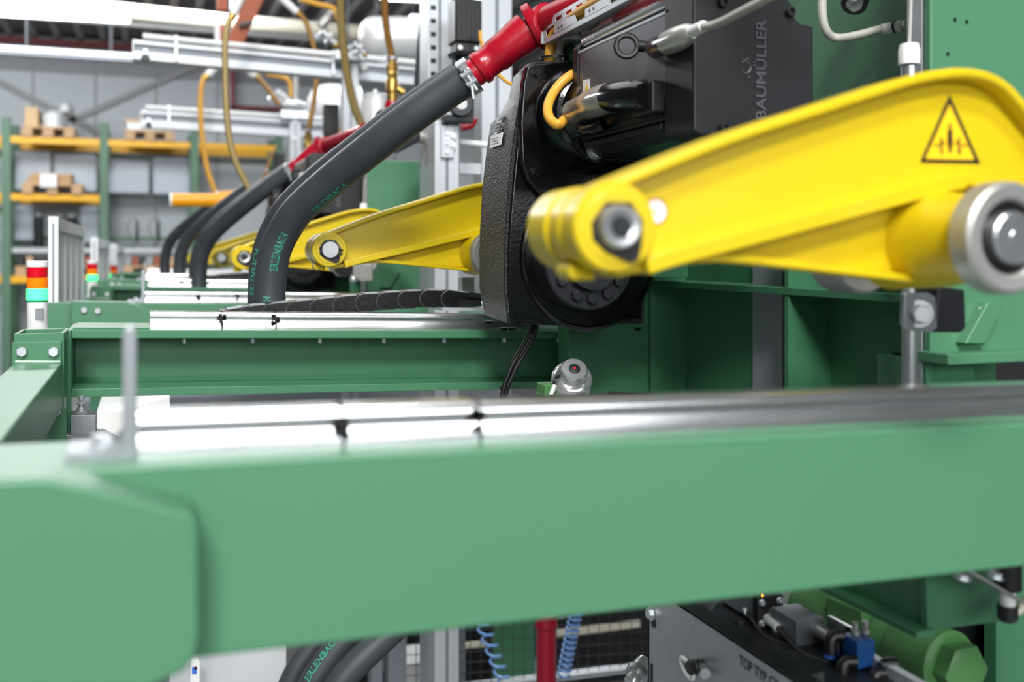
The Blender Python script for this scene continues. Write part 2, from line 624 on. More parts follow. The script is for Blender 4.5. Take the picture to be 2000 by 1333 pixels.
# ---------------- rear guide beam (open I section)
A2, B2 = at(140, 645, 2.02), at(1107, 647, 2.02)
cl, cr = lerp_line(A2, B2, A2.x), lerp_line(A2, B2, 1.35)
beam2 = Thing('guide_beam', 'sharp green I-beam with hanging studs under the steel rail', 'beam', cl - V(0, 0, 0.124), 'green guide beams of the machines')
HB, TF, FWD, WB = 0.124, 0.0155, 0.19, 0.088
ip = [(0, 0), (0, -TF), (WB - 0.006, -TF - 0.001), (WB, -TF - 0.008), (WB, -HB + TF + 0.012), (WB - 0.008, -HB + TF + 0.002), (0, -HB + TF), (0, -HB), (FWD, -HB),
      (FWD, -HB + TF), (WB + 0.012, -HB + TF), (WB + 0.012, -TF), (FWD, -TF), (FWD, 0)]
beam2.part('i_section', MB().sweep(ip, cl, cr), 'green', bevel=0.0012)
d2 = (B2 - A2).normalized()
mb = MB().obox(cl + V(-0.004, FWD / 2, -0.098), V(0.004, 0, 0), V(0, FWD / 2 + 0.004, 0), V(0, 0, 0.098))
beam2.part('end_plate', mb, 'green', bevel=0.001)
stud = MB()
stud.lathe((0, 0, -0.0115), (0, 0, 1), [(0, 0.004), (0.0008, 0.0049), (0.0115, 0.0049)], 14)
sme = stud.mesh('stud')
sme.materials.append(M['zinc'])
for px in (360, 494, 625, 750, 868, 985, 1092):
    p = at(px, 661, 2.056)
    q = lerp_line(A2, B2, p.x)
    beam2.inst('stud', sme, V(p.x, 2.056, q.z - TF), None, None, 1.12)
r2p = lerp_line(A2, B2, at(292, 630, 2.06).x)
rail2 = rail(r2p, cr, 0.037, 'sharp bright steel rail on the in-focus beam with black ink marks',
             [at(433, 630, 2.06).x - r2p.x, at(538, 630, 2.06).x - r2p.x])
# thin base strip under the rail, left of it
mb = MB().sweep([(0.006, 0), (0.006, 0.004), (0.15, 0.004), (0.15, 0)], cl + V(0.002, 0, 0), r2p - V(0.001, 0, 0))
beam2.part('base_strip', mb, 'green')

# ---------------- left post, cross tube
PX0, PX1 = at(27, 700, 1.93).x, at(125, 700, 1.93).x
PT = at(75, 652, 1.93).z
post = Thing('machine_post', 'green square tube post with open top and two big bolts', 'post', V((PX0 + PX1) / 2, 1.99, 0), 'posts at the beam ends')
mb = MB()
t_ = 0.006
for a, b in (((PX0, 1.93), (PX1, 1.93 + t_)), ((PX0, 2.05 - t_), (PX1, 2.05)), ((PX0, 1.93 + t_), (PX0 + t_, 2.05 - t_)), ((PX1 - t_, 1.93 + t_), (PX1, 2.05 - t_))):
    mb.box((a[0], a[1], 0.0), (b[0], b[1], PT))
post.part('tube', mb, 'green', bevel=0.0008)
mb = MB().box((PX0 - 0.002, 1.921, at(75, 712, 1.92).z), (PX1 - 0.004, 1.93, at(75, 668, 1.92).z))
post.part('clamp_plate', mb, 'green', bevel=0.0012)
bolts(post, [at(43, 687, 1.921), at(105, 687, 1.921)], (0, -1, 0), 0.0095, washer=False)
bolts(post, [at(108, 803, 1.921)], (0, -1, 0), 0.007)
mb = MB().box((PX0 + 0.06, 1.925, at(75, 885, 1.93).z - 0.2), (PX1 + 0.004, 1.93, at(75, 800, 1.93).z))
post.part('lower_plate', mb, 'green')
mb = MB().tube([at(30, 707, 1.919), at(118, 708, 1.919)], 0.003, 8)
post.part('weld_seam', mb, 'weld')

CX1 = at(122, 705, 1.92).x
CZ = at(122, 707, 1.92).z
mb = MB()
mb.box((CX1 - 0.077, 0.86, CZ - 0.082), (CX1, 1.921, CZ))
cross = Thing('cross_tube', 'green square tube running from the post toward the camera at left', 'beam', V(CX1 - 0.04, 1.4, CZ - 0.082), 'cross tubes joining the beams')
cross.part('tube', mb, 'green_clean', bevel=0.004)
mb = MB().box((CX1 - 0.085, 0.8, CZ - 0.2), (CX1 + 0.006, 0.86, CZ + 0.006))
cross.part('end_plate', mb, 'green_clean', bevel=0.002)

# levelling block with jack bolt under the I-beam
lv = Thing('levelling_block', 'small steel block with jack bolt under the I-beam end', 'block', at(162, 850, 1.99))
mb = MB().prism([at(x, y, 1.98) for x, y in [(138, 812), (187, 812), (187, 850), (138, 850)]], (0, 0.06, 0))
lv.part('block', mb, 'steel_brushed', bevel=0.001)
c0 = at(159, 806, 2.01)
mb = MB()
mb.lathe(c0 - V(0, 0, 0.004), (0, 0, 1), [(0, 0.011), (0.007, 0.011)], 6)
mb.lathe(c0 + V(0, 0, 0.003), (0, 0, 1), [(0, 0.0085), (0.005, 0.0085)], 16)
mb.lathe(c0 + V(0, 0, 0.008), (0, 0, 1), [(0, 0.0055), (0.022, 0.0055)], 12)
mb.lathe(c0 + V(0, 0, 0.016), (0, 0, 1), [(0, 0.009), (0.002, 0.009)], 16)
mb.lathe(c0 + V(0, 0, 0.018), (0, 0, 1), [(0, 0.0065), (0.006, 0.0065)], 6)
lv.part('jack_bolt', mb, 'zinc')
solo('bracket_block', MB().prism([at(x, y, 1.985) for x, y in [(128, 850), (200, 850), (240, 872), (240, 892), (128, 892)]], (0, 0.07, 0)), 'steel',
     'bright steel foot below the levelling block', 'block', bevel=0.001)

# ---------------- yellow lever arm
AY = 0.80
def arm(label):
    T = Thing('yellow_lever', label, 'lever arm', at(1183, 540, AY), 'yellow lever arms of the carriages')
    web = [(1183, 365), (1200, 352), (1400, 272), (1600, 207), (1740, 162), (1800, 147), (1850, 143), (1900, 150), (1945, 176), (2000, 238), (2070, 330),
           (2085, 400), (2060, 470), (1960, 480), (1860, 420), (1840, 385), (1800, 372), (1600, 420), (1265, 500), (1190, 530)]
    body = T.part('web_plate', MB().prism([at(x, y, AY) for x, y in web], (0, 0.014, 0)), 'yellow', bevel=0.002)
    # top flange
    top = [(1120, 384), (1200, 346), (1400, 266), (1600, 201), (1700, 169), (1760, 151), (1800, 143), (1850, 138), (1900, 145), (1945, 170), (2000, 233), (2072, 326), (2092, 400), (2068, 478)]
    tp = catmull([at(x, y, AY) for x, y in top], 4)
    th = 0.0105
    rings = []
    for i, p in enumerate(tp):
        a, b = tp[max(i - 1, 0)], tp[min(i + 1, len(tp) - 1)]
        d = (b - a).normalized()
        n = V(d.z, 0, -d.x)
        rings.append([p + V(0, -0.020, 0), p + V(0, 0.036, 0), p + n * th + V(0, 0.036, 0), p + n * th + V(0, -0.020, 0)])
    T.part('top_flange', MB().loft(rings), 'yellow', bevel=0.0042, seg=3)
    # lower flange of the channel
    lo = [(1240, 503), (1300, 484), (1500, 432), (1700, 379), (1800, 352), (1840, 343), (1870, 343), (1905, 360), (1940, 395)]
    tp = catmull([at(x, y, AY) for x, y in lo], 4)
    rings = []
    for i, p in enumerate(tp):
        a, b = tp[max(i - 1, 0)], tp[min(i + 1, len(tp) - 1)]
        d = (b - a).normalized()
        n = V(d.z, 0, -d.x)
        k = 0.016 if i < len(tp) - 10 else 0.012
        rings.append([p + V(0, -0.020, 0), p + V(0, 0.03, 0), p + n * k + V(0, 0.03, 0), p + n * k + V(0, -0.020, 0)])
    T.part('lower_flange', MB().loft(rings), 'yellow', bevel=0.0065, seg=4)
    # lower web with its bottom edge
    lw = [(1262, 503), (1500, 452), (1800, 384), (1850, 380), (1850, 545), (1660, 526), (1420, 502)]
    T.part('lower_web', MB().prism([at(x, y, AY + 0.008) for x, y in lw], (0, 0.02, 0)), 'yellow', bevel=0.003)
    be = [(1190, 534), (1300, 512), (1420, 505), (1660, 532), (1780, 546), (1850, 553)]
    tp = catmull([at(x, y, AY + 0.004) for x, y in be], 4)
    rings = []
    for i, p in enumerate(tp):
        rings.append([p + V(0, -0.012, -0.004), p + V(0, 0.026, -0.004), p + V(0, 0.026, 0.004), p + V(0, -0.012, 0.004)])
    T.part('bottom_flange', MB().loft(rings), 'yellow', bevel=0.0025)
    # bearing sleeve
    c = at(1975, 465, 0.70)
    sl = T.part('bearing_sleeve', MB().lathe(V(c.x, 0.724, c.z), (0, 1, 0), [(0, 0.042), (0.03, 0.0425), (0.06, 0.047), (0.13, 0.052)], 40), 'yellow', bevel=0.002)
    rl = MB()
    rl.lathe(V(c.x, 0.698, c.z), (0, 1, 0), [(0.014, 0.0335), (0.003, 0.0335), (0.0005, 0.036), (0, 0.047), (0.003, 0.0505), (0.010, 0.0515), (0.0135, 0.0505), (0.0175, 0.0515), (0.023, 0.0515),
                                             (0.026, 0.049), (0.026, 0.03)], 48, False, False)
    ro = T.part('roller_ring', rl, 'steel_worn', label='worn grey steel roller ring')
    T.part('seal', MB().lathe(V(c.x, 0.706, c.z), (0, 1, 0), [(0, 0.034), (0.01, 0.034)], 40), 'black_plastic', ro)
    T.part('shaft_end', MB().lathe(V(c.x, 0.694, c.z), (0, 1, 0), [(0, 0.0), (0.0, 0.006), (0.001, 0.007), (0.001, 0.0215), (0.003, 0.0238), (0.014, 0.024)], 36), 'steel', ro)
    T.part('pivot_shaft', MB().cyl(V(c.x, 0.84, c.z), V(c.x, 1.02, c.z), 0.02, None, 24), 'steel_dark')
    # fork boss: three discs and the clamp screw
    b = at(1183, 445, 0.77)
    bc = V(at(1183, 445, 0.79).x, 0, at(1183, 445, 0.79).z)
    T.part('boss', MB().lathe(bc + V(0, 0.768, 0), (0, 1, 0), [(0, 0.0235), (0, 0.030), (0.0012, 0.0315), (0.0012, 0.036), (0.004, 0.0385), (0.030, 0.0385)], 48), 'yellow')
    T.part('boss', MB().lathe(bc + V(0, 0.805, 0), (0, 1, 0), [(0, 0.032), (0.0, 0.036), (0.002, 0.038), (0.022, 0.038), (0.024, 0.036)], 48), 'yellow')
    T.part('boss', MB().lathe(bc + V(0, 0.836, 0), (0, 1, 0), [(0, 0.036), (0.002, 0.0385), (0.044, 0.0385), (0.047, 0.036)], 48), 'yellow')
    T.part('spacer', MB().lathe(bc + V(0, 0.79, 0), (0, 1, 0), [(0, 0.034), (0.06, 0.034)], 40), 'black_plastic')
    sc = MB()
    sc.lathe(bc + V(0, 0.757, 0), (0, 1, 0), [(0.008, 0.0), (0.008, 0.0075), (0.001, 0.0085), (0.0, 0.010), (0.0, 0.0165), (0.0025, 0.0185), (0.0135, 0.019)], 30)
    s_ = T.part('clamp_screw', sc, 'steel', label='socket head clamp screw')
    T.part('socket', MB().lathe(bc + V(0, 0.7562, 0), (0, 1, 0), [(0, 0.0085), (0.004, 0.0085)], 6), 'steel_dark', s_)
    gr = MB()
    gr.prism([bc + V(x, 0.7655, z) for x, z in [(-0.0235, 0.004), (-0.0225, -0.010), (-0.010, -0.021), (0.006, -0.028), (0.013, -0.030), (0.0195, -0.027), (0.0225, -0.012), (0.0235, 0.006), (0.012, 0.021), (-0.010, 0.021)]], (0, 0.004, 0))
    T.part('lock_plate', gr, 'black_plastic')
    T.part('clamp_lug', MB().prism([at(x, y, 0.80) for x, y in [(1112, 515), (1165, 528), (1165, 548), (1120, 548), (1108, 535)]], (0, 0.03, 0)), 'yellow', bevel=0.003)
    # warning triangle with pictogram, round sticker
    def pxs(l, y):
        return [at(a, b_, y) for a, b_ in l]
    yf = AY - 0.0006
    tri = T.part('warning_sticker', MB().prism(pxs([(1855, 185), (1915, 320), (1797, 318)], yf), (0, 0.0005, 0)), 'ink')
    T.part('sticker_field', MB().prism(pxs([(1855, 203), (1903, 312), (1808, 310)], yf - 0.0004), (0, 0.0003, 0)), 'sticker_yellow', tri)
    pic = MB()
    for q in ([(1851, 252), (1860, 252), (1861, 276), (1859, 300), (1857, 300), (1856, 280), (1855, 300), (1853, 300), (1850, 276)],
              [(1852, 244), (1855, 240), (1859, 244), (1858, 250), (1853, 250)],
              [(1836, 268), (1840, 268), (1842, 302), (1837, 302)], [(1871, 268), (1875, 268), (1877, 302), (1871, 302)],
              [(1822, 284), (1834, 281), (1834, 288)], [(1892, 284), (1880, 281), (1880, 288)], [(1841, 276), (1849, 280), (1841, 282)], [(1870, 276), (1862, 280), (1870, 282)]):
        pic.prism(pxs(q, yf - 0.0007), (0, 0.0002, 0))
    T.part('pictogram', pic, 'ink', tri)
    sc_ = at(1281, 413, yf)
    st = T.part('round_sticker', MB().lathe(sc_, (0, 1, 0), [(0, 0.0105), (0.0005, 0.0105)], 28), 'sticker_white')
    T.part('sticker_ring', MB().ring(sc_ - V(0, 0.0002, 0), (0, 1, 0), 0.0002, 0.0115, 0.0102), 'red_dark', st)
    T.part('sticker_dot', MB().lathe(sc_ - V(0, 0.0003, 0), (0, 1, 0), [(0, 0.002), (0.0003, 0.002)], 10), 'green_hyd', st)
    return T
arm1 = arm('huge blurred yellow lever arm with warning triangle in the foreground')
def boss_off(px, py, Y):
    t = at(px, py, Y)
    c = at(1183, 445, 0.79)
    return V(t.x - c.x, Y - 0.79, t.z - c.z)

# ---------------- gear unit with drive motor
gear = Thing('gear_unit', 'tall glossy black gear unit behind the nearest yellow arm', 'gearbox', at(1100, 636, 1.83))
fo = [(1040, 121), (1026, 134), (1014, 200), (1008, 235), (1005, 258), (999, 305), (993, 370), (987, 450), (985, 560), (992, 634), (1110, 637), (1258, 632), (1262, 500), (1262, 300), (1262, 160), (1235, 118), (1130, 117)]
bo = [(1028, 126), (1003, 150), (993, 193), (976, 224), (957, 243), (949, 295), (941, 365), (936, 450), (935, 560), (945, 616), (1060, 626), (1205, 622), (1208, 500), (1208, 300), (1208, 160), (1185, 122), (1110, 121)]
GY0, GY1 = 1.75, 1.91
gf = [at(x, y, GY0) for x, y in fo]
gb = [at(x, y, GY1) for x, y in bo]
hm = MB().loft([gf, gb])
hm.f = [t for f in hm.f for t in ([f] if len(f) != 4 else [[f[0], f[1], f[2]], [f[0], f[2], f[3]]])]
gear.part('housing', hm, 'black_cast', bevel=0.004)
from mathutils.bvhtree import BVHTree
HBVH = BVHTree.FromPolygons([tuple(p) for p in hm.v], hm.f)
# smooth front cover, slightly proud, and the slanted edge of the adaptor flange
fc = [(1046, 127), (1032, 140), (1021, 200), (1012, 265), (1004, 340), (997, 420), (993, 500), (993, 560), (995, 608), (999, 628), (1110, 632), (1254, 627), (1256, 500), (1256, 300), (1256, 160), (1230, 123), (1130, 121)]
gear.part('front_cover', MB().prism([at(x, y, GY0 - 0.008) for x, y in fc], (0, 0.0085, 0)), 'black_gloss', bevel=0.004)
af = [(1048, 122), (1030, 128), (1022, 160), (1016, 240), (1019, 320), (1030, 352), (1062, 388), (1120, 408), (1200, 410), (1262, 380), (1275, 240), (1258, 140), (1225, 119)]
gear.part('adaptor_flange', MB().prism([at(x, y, GY0 - 0.026) for x, y in af], (0, 0.02, 0)), 'black_gloss', bevel=0.005)
cc = at(1150, 232, GY0 - 0.03)
gear.part('adaptor_dome', MB().lathe(cc, (0, -1, 0), [(-0.01, 0.104), (0.004, 0.104), (0.012, 0.100), (0.04, 0.096), (0.058, 0.088), (0.062, 0.080), (0.10, 0.072)], 56), 'black_gloss')
bolts(gear, [at(1048, 142, GY0 - 0.026), at(1049, 335, GY0 - 0.026), at(1232, 142, GY0 - 0.026)], (0, -1, 0), 0.0095, 'black_gloss')
oc = at(1150, 503, GY0 - 0.008)
gear.part('output_ring', MB().lathe(oc, (0, -1, 0), [(0, 0.140), (0.006, 0.137), (0.007, 0.132), (0.003, 0.129), (0.003, 0.02)], 64), 'black_gloss')
gear.part('tapped_hole', MB().ring(at(1037, 497, GY0 - 0.012), (0, 1, 0), 0.004, 0.0065, 0.004, 18), 'black_gloss')
dc = at(1128, 512, GY0 - 0.01)
hub = gear.part('output_hub', MB().lathe(dc, (0, -1, 0), [(0, 0.088), (0.055, 0.088), (0.058, 0.085), (0.058, 0.05), (0.075, 0.05), (0.075, 0.0)], 56), 'steel_dark')
hb = dc + V(0, -0.058, 0)
bolts(gear, [hb + V(math.cos(a), 0, math.sin(a)) * 0.066 for a in [math.radians(d) for d in (-115, -88, -60, -32, 0, 180, -150, 40, 90, 140)]], (0, -1, 0), 0.0105, 'steel_dark', hub, washer=False)
# crank that carries the arm, link bar behind the arm
cb = at(1150, 470, 1.55)
bolts(gear, [at(955, 627, 1.87), at(985, 640, 1.80), at(1000, 640, 1.77), at(1245, 640, 1.77)], (0, 0, -1), 0.007, 'black_gloss')
# name plate and sticker on the side
def side(px, py):
    """point of the housing seen at that pixel, and the way it faces"""
    d = ray(px, py).normalized()
    p, n, _, _ = HBVH.ray_cast(CP, d, 10)
    if p is None:
        return side(px + 1, py)
    return p, (n if n.dot(d) < 0 else -n)
def side_quad(T, name, q, mt, o, parent=None, thick=0.0008):
    h = [side(x, y) for x, y in q]
    n = sum((b for a, b in h), V(0, 0, 0)).normalized()
    return T.part(name, MB().prism([a + n * o for a, b in h], n * thick), mt, parent)
stk = side_quad(gear, 'label_sticker', [(962, 266), (985, 259), (981, 283), (959, 291)], 'sticker_white', 0.0022)
stk['label'] = 'small white type label'
for k in range(3):
    side_quad(gear, 'text_line', [(963, 272 + 5 * k), (977, 268 + 5 * k), (977, 269.4 + 5 * k), (963, 273.4 + 5 * k)], 'sticker_line', 0.0032, stk, 0.0002)
npl = side_quad(gear, 'name_plate', [(974, 232), (988, 224), (982, 257), (967, 264)], 'black_plastic', 0.0012)
for k in range(4):
    side_quad(gear, 'embossed_letter', [(975.5 - 1.6 * k, 235 + 7 * k), (985 - 1.6 * k, 230 + 7 * k), (984.5 - 1.6 * k, 234 + 7 * k), (974.5 - 1.6 * k, 239 + 7 * k)], 'black_cast', 0.0025, npl, 0.0012)

gear.part('carriage_bracket', MB().box((0.86, 1.80, CAMZ - 0.05), (1.03, 1.90, CAMZ + 0.12)), 'green', bevel=0.002)
# drive motor: X range, Z range, from flange (far) to end cover (near)
MX0, MX1 = 0.715, 0.909
MZ0, MZ1 = CAMZ + 0.166, CAMZ + 0.381
motor = Thing('servo_motor', 'black servo motor with raised lettering above the nearest arm', 'motor', V((MX0 + MX1) / 2, 1.45, MZ0))
def oct_(x0, x1, z0, z1, c, y):
    return [V(x0 + c, y, z0), V(x1 - c, y, z0), V(x1, y, z0 + c), V(x1, y, z1 - c), V(x1 - c, y, z1), V(x0 + c, y, z1), V(x0, y, z1 - c), V(x0, y, z0 + c)]
# body, narrower at the corners
motor.part('body', MB().loft([oct_(MX0 + 0.002, MX1 - 0.002, MZ0 + 0.004, MZ1 - 0.002, 0.028, 1.31), oct_(MX0 + 0.002, MX1 - 0.002, MZ0 + 0.004, MZ1 - 0.002, 0.028, 1.63)]), 'black_motor', bevel=0.003)
mb = MB().box((MX0 - 0.002, 1.31, MZ0 + 0.062), (MX0 + 0.004, 1.625, MZ1 - 0.03))
motor.part('side_cover', mb, 'motor_side', bevel=0.001)
motor.part('mounting_flange', MB().loft([oct_(MX0 - 0.003, MX1 + 0.003, MZ0, MZ1, 0.02, 1.632), oct_(MX0 - 0.003, MX1 + 0.003, MZ0, MZ1, 0.02, 1.655)]), 'black_motor', bevel=0.002)
motor.part('spigot', MB().lathe(V((MX0 + MX1) / 2, 1.65, (MZ0 + MZ1) / 2), (0, 1, 0), [(0, 0.07), (0.03, 0.07)], 40), 'motor_side')
# bottom groove rails
for k in range(2):
    mb = MB().box((MX0 - 0.001, 1.33, MZ0 + 0.016 + 0.02 * k), (MX0 + 0.01, 1.61, MZ0 + 0.026 + 0.02 * k))
    motor.part('housing_rib', mb, 'black_motor', bevel=0.002)
mb = MB()
mb.tube([V(MX0 + 0.006, 1.62, MZ1 - 0.012), V(MX0 + 0.006, 1.30, MZ1 - 0.012)], 0.008, 12)  # chrome rod stands in for the highlight on the rounded housing edge
motor.part('bright_rod', mb, 'chrome')
mb = MB().box((MX0 - 0.003, 1.30, MZ1 - 0.031), (MX0 + 0.006, 1.628, MZ1 - 0.027))  # second bright line of the housing edge highlight, drawn as a strip
motor.part('edge_highlight', mb, 'alu')
# end cover with stepped top corner
e0 = MX0 - 0.003
e1 = MX1 + 0.001
ec = [(e0, MZ0 + 0.004), (e0 + 0.01, MZ0 - 0.002), (e1, MZ0 - 0.002), (e1, MZ1 - 0.052), (e1 - 0.022, MZ1 - 0.050), (e1 - 0.034, MZ1 - 0.040), (e1 - 0.038, MZ1 - 0.022), (e1 - 0.050, MZ1 - 0.010),
      (e1 - 0.09, MZ1 + 0.004), (e0 + 0.012, MZ1 + 0.004), (e0, MZ1 - 0.008)]
cov = motor.part('end_cover', MB().prism([V(x, 1.23, z) for x, z in ec], (0, 0.085, 0)), 'black_motor', bevel=0.003)
def onend(px, py):
    return at(px, py, 1.23)
bolts(motor, [onend(1412, 250), onend(1410, 6), onend(1541, 24)], (0, -1, 0), 0.0075, 'black_motor', name='screw', sock=True)
bolts(motor, [at(1157, 112, 1.628), at(1162, 294, 1.628)], (0, -1, 0), 0.0125, 'zinc')
# raised lettering, reading upward
vs_, fs_ = text_verts('BAUM\u00dcLLER', 1.0, 0.02, 0.008)
wx = max(v.x for v in vs_)
p0 = onend(1494, 236)
Lz = onend(1494, 40).z - p0.z
mb = MB().add([p0 + V(-v.y * 0.0235, -0.0012 - v.z * 0.06, v.x * Lz / wx) for v in vs_], fs_)
motor.part('raised_lettering', mb, 'motor_side', cov)
lg = onend(1455, 132)
mb = MB()
mb.tube([lg + V(math.cos(a) * 0.0085, -0.001, math.sin(a) * 0.0085) for a in [math.radians(205 + 29 * k) for k in range(11)]], 0.0013, 6)
mb.tube([lg + V(-0.004, -0.001, 0.009), lg + V(0.006, -0.001, 0.013)], 0.0011, 6)
mb.ball(lg + V(0.006, -0.001, -0.014), 0.0017, 8, 6)
motor.part('raised_emblem', mb, 'motor_side', cov)
# warning label on side cover
q = [(1139, 157), (1152, 154), (1152, 186), (1139, 190)]
wl = motor.part('warning_label', MB().prism([atX(x, y, MX0 - 0.0024) for x, y in q], (-0.0004, 0, 0)), 'sticker_white')
motor.part('warning_triangle', MB().prism([atX(x, y, MX0 - 0.003) for x, y in [(1146, 163), (1150, 178), (1142, 180)]], (-0.0003, 0, 0)), 'sticker_yellow', wl)
# eye bolt
ey = atX(1224, 90, MX0 - 0.026)
pts = [ey + V(math.cos(a) * 0.0, 0, 0) + RT * math.cos(a) * 0.0165 + V(0, 0, math.sin(a) * 0.0165) for a in [2 * math.pi * k / 20 for k in range(21)]]
motor.part('eye_bolt', MB().tube(pts, 0.0046, 8), 'black_plastic')
motor.part('eye_collar', MB().cyl(ey + RT * 0.016, ey + RT * 0.04 + V(0.02, 0, -0.002), 0.009, 0.008, 14), 'black_plastic')
# power connector (chrome, lying along the side) and its yellow cable
k0, k1, k2, k3 = atX(1113, 222, 0.700), atX(1150, 205, 0.690), atX(1190, 190, 0.686), atX(1262, 185, 0.690)
con = motor.part('power_connector', MB().tube([k0, k0.lerp(k1, .15), k0.lerp(k1, .2), k1, k1.lerp(k2, .05), k1.lerp(k2, .6), k2], [0.012, 0.015, 0.021, 0.0215, 0.024, 0.0245, 0.023], 20), 'nickel')
motor.part('connector_body', MB().tube([k2, k2.lerp(k3, .1), k2.lerp(k3, .9), k3], [0.0225, 0.024, 0.0235, 0.018], 20), 'black_gloss', con)
motor.part('connector_base', MB().obox(k3.lerp(k2, 0.2) + V(0.016, 0, -0.006), V(0.012, 0, 0), V(0, 0.035, 0), V(0, 0, 0.024)), 'black_motor', con, bevel=0.004)
# encoder connector on the end cover side
j0, j1, j2 = atX(1275, 95, 0.700), atX(1320, 78, 0.694), atX(1352, 62, 0.690)
ec2 = motor.part('signal_connector', MB().tube([j0, j0.lerp(j1, .1), j1.lerp(j0, .3), j1], [0.011, 0.0155, 0.0165, 0.0165], 20), 'black_gloss')
motor.part('connector_shell', MB().tube([j1.lerp(j0, .35), j1.lerp(j2, .2), j1.lerp(j2, .8), j2], [0.0168, 0.0175, 0.014, 0.009], 20), 'nickel', ec2)
motor.part('connector_nut', MB().cyl(j2, j2 + (j2 - j1).normalized() * 0.034, 0.0085, 0.0075, 12), 'white_plastic', ec2)
# oily cap nuts under the connector
g0 = atX(1150, 255, 0.705)
motor.part('cable_bracket', MB().tube(catmull([g0 + V(0, 0.03, 0.008), g0 + V(-0.01, 0.0, 0.0), g0 + V(-0.008, -0.04, -0.002), g0 + V(0.0, -0.06, 0.004)], 5), 0.010, 10), 'grease')

yc = [k1.lerp(k0, 0.85), k0 + (k0 - k1).normalized() * 0.006, at(1092, 243, 1.60), at(1074, 232, 1.62), at(1070, 208, 1.64), at(1083, 178, 1.66), at(1108, 152, 1.66), at(1140, 135, 1.67), at(1190, 110, 1.67), at(1232, 76, 1.5), at(1262, 40, 1.42), at(1290, -10, 1.38), at(1310, -60, 1.36)]
solo('power_cable', MB().tube(catmull(yc, 6), 0.0088, 12), 'cable_yellow', 'thick yellow cable looping from the chrome motor connector', 'cable', base=k0)
gc = [j2 + (j2 - j1).normalized() * 0.03, atX(1400, 47, 0.684), atX(1450, 22, 0.68), atX(1500, -4, 0.675), atX(1560, -40, 0.67)]
sc_o = solo('signal_cable', MB().tube(catmull(gc, 6), 0.0055, 10), 'grey_cable', 'grey cable leaving the upper motor connector to the top', 'cable', base=gc[0])

# grey crank link behind the near arm
lk = Thing('crank_link', 'dark steel link bar just below the foreground arm', 'link', at(1380, 525, 1.20))
mb = MB().bar(at(1130, 490, 1.30), at(1700, 500, 1.12), 0.05, 0.03)
lk.part('bar', mb, 'steel_dark', bevel=0.004)
mb = MB().lathe(at(1690, 497, 1.04), (0, 1, 0), [(0, 0.02), (0, 0.046), (0.004, 0.05), (0.05, 0.05), (0.054, 0.046)], 40)
lk.part('link_eye', mb, 'steel_worn')
# ---------------- pressed-foam carriage platen of the first machine (right-hand side)
PXW = 1.02
def yw(px, X=PXW):
    return atX(px, 500, X).y
YC = yw(1805)
def platen(label, ztop):
    plat = Thing('carriage_platen', label, 'machine frame', V(PXW + 0.1, 1.5, CAMZ - 0.36), 'ribbed platens of the machines')
    ZB, ZT = CAMZ - 0.36, CAMZ + ztop
    plat.part('back_panel', MB().box((PXW + 0.085, 1.14, ZB), (PXW + 0.10, 1.97, ZT)), 'green', bevel=0.001)
    for px, th in ((1269, 0.012), (1536, 0.012), (1800, 0.012)):
        y = yw(px)
        plat.part('rib', MB().box((PXW, y - th / 2, ZB), (PXW + 0.086, y + th / 2, ZT if px > 1600 else CAMZ + 0.18)), 'green', bevel=0.001)
    plat.part('shelf', MB().box((PXW - 0.002, yw(1795), CAMZ - 0.0715), (PXW + 0.086, yw(1262), CAMZ - 0.0595)), 'green', bevel=0.001)
    plat.part('shelf_lug', MB().box((PXW - 0.004, yw(1266), CAMZ - 0.0705), (PXW + 0.02, yw(1256), CAMZ - 0.0555)), 'weld')
    plat.part('guide_strip', MB().box((PXW + 0.078, yw(1528, PXW + 0.078), ZB), (PXW + 0.086, yw(1470, PXW + 0.078), CAMZ + 0.2)), 'bare_steel', label='bare grey steel strip')
    plat.part('end_plate', MB().box((at(1110, 700, 1.955).x, 1.955, ZB), (PXW + 0.1, 1.972, CAMZ + 0.2)), 'green', bevel=0.001)
    plat.part('end_flange', MB().box((at(1110, 700, 1.955).x - 0.004, 1.945, ZB), (at(1110, 700, 1.955).x + 0.002, 2.0, CAMZ - 0.10)), 'green')
    col_ = plat.part('front_column', MB().box((PXW, YC - 0.012, CAMZ - 0.142), (PXW + 0.22, YC + 0.03, ZT)), 'green_clean', bevel=0.003)
    for px, py in ((1866, 38), (1889, 42), (1852, 105)):
        plat.part('drilled_hole', MB().ring(at(px, py, YC - 0.0135), (0, 1, 0), 0.002, 0.0026, 0.0014, 12), 'ink', col_)
    plat.part('foot_ledge', MB().box((PXW - 0.005, YC - 0.05, CAMZ - 0.152), (PXW + 0.22, YC + 0.03, CAMZ - 0.137)), 'green_clean', bevel=0.002)
    plat.part('foot_panel', MB().box((PXW + 0.02, YC + 0.09, ZB), (PXW + 0.22, YC + 0.10, CAMZ - 0.15)), 'green')
    plat.part('foot_rib', MB().box((PXW - 0.001, YC - 0.005, ZB), (PXW + 0.012, YC + 0.095, CAMZ - 0.15)), 'green')
    plat.part('corner_gusset', MB().prism([at(x, y, YC - 0.03) for x, y in [(1930, 590), (1965, 590), (1925, 672), (1885, 672)]], (0, 0.02, 0)), 'green_clean', bevel=0.002)
    plat.part('weld_seam', MB().tube([at(1917, 600, YC - 0.02), at(1916, 655, YC - 0.02)], 0.006, 8), 'weld')
    plat.part('zinc_channel', MB().box((PXW - 0.003, yw(1803), CAMZ - 0.36), (PXW + 0.002, yw(1775), ZT)), 'zinc_plate')
    return plat
plat = platen('dark green ribbed steel platen filling the right side', 0.62)

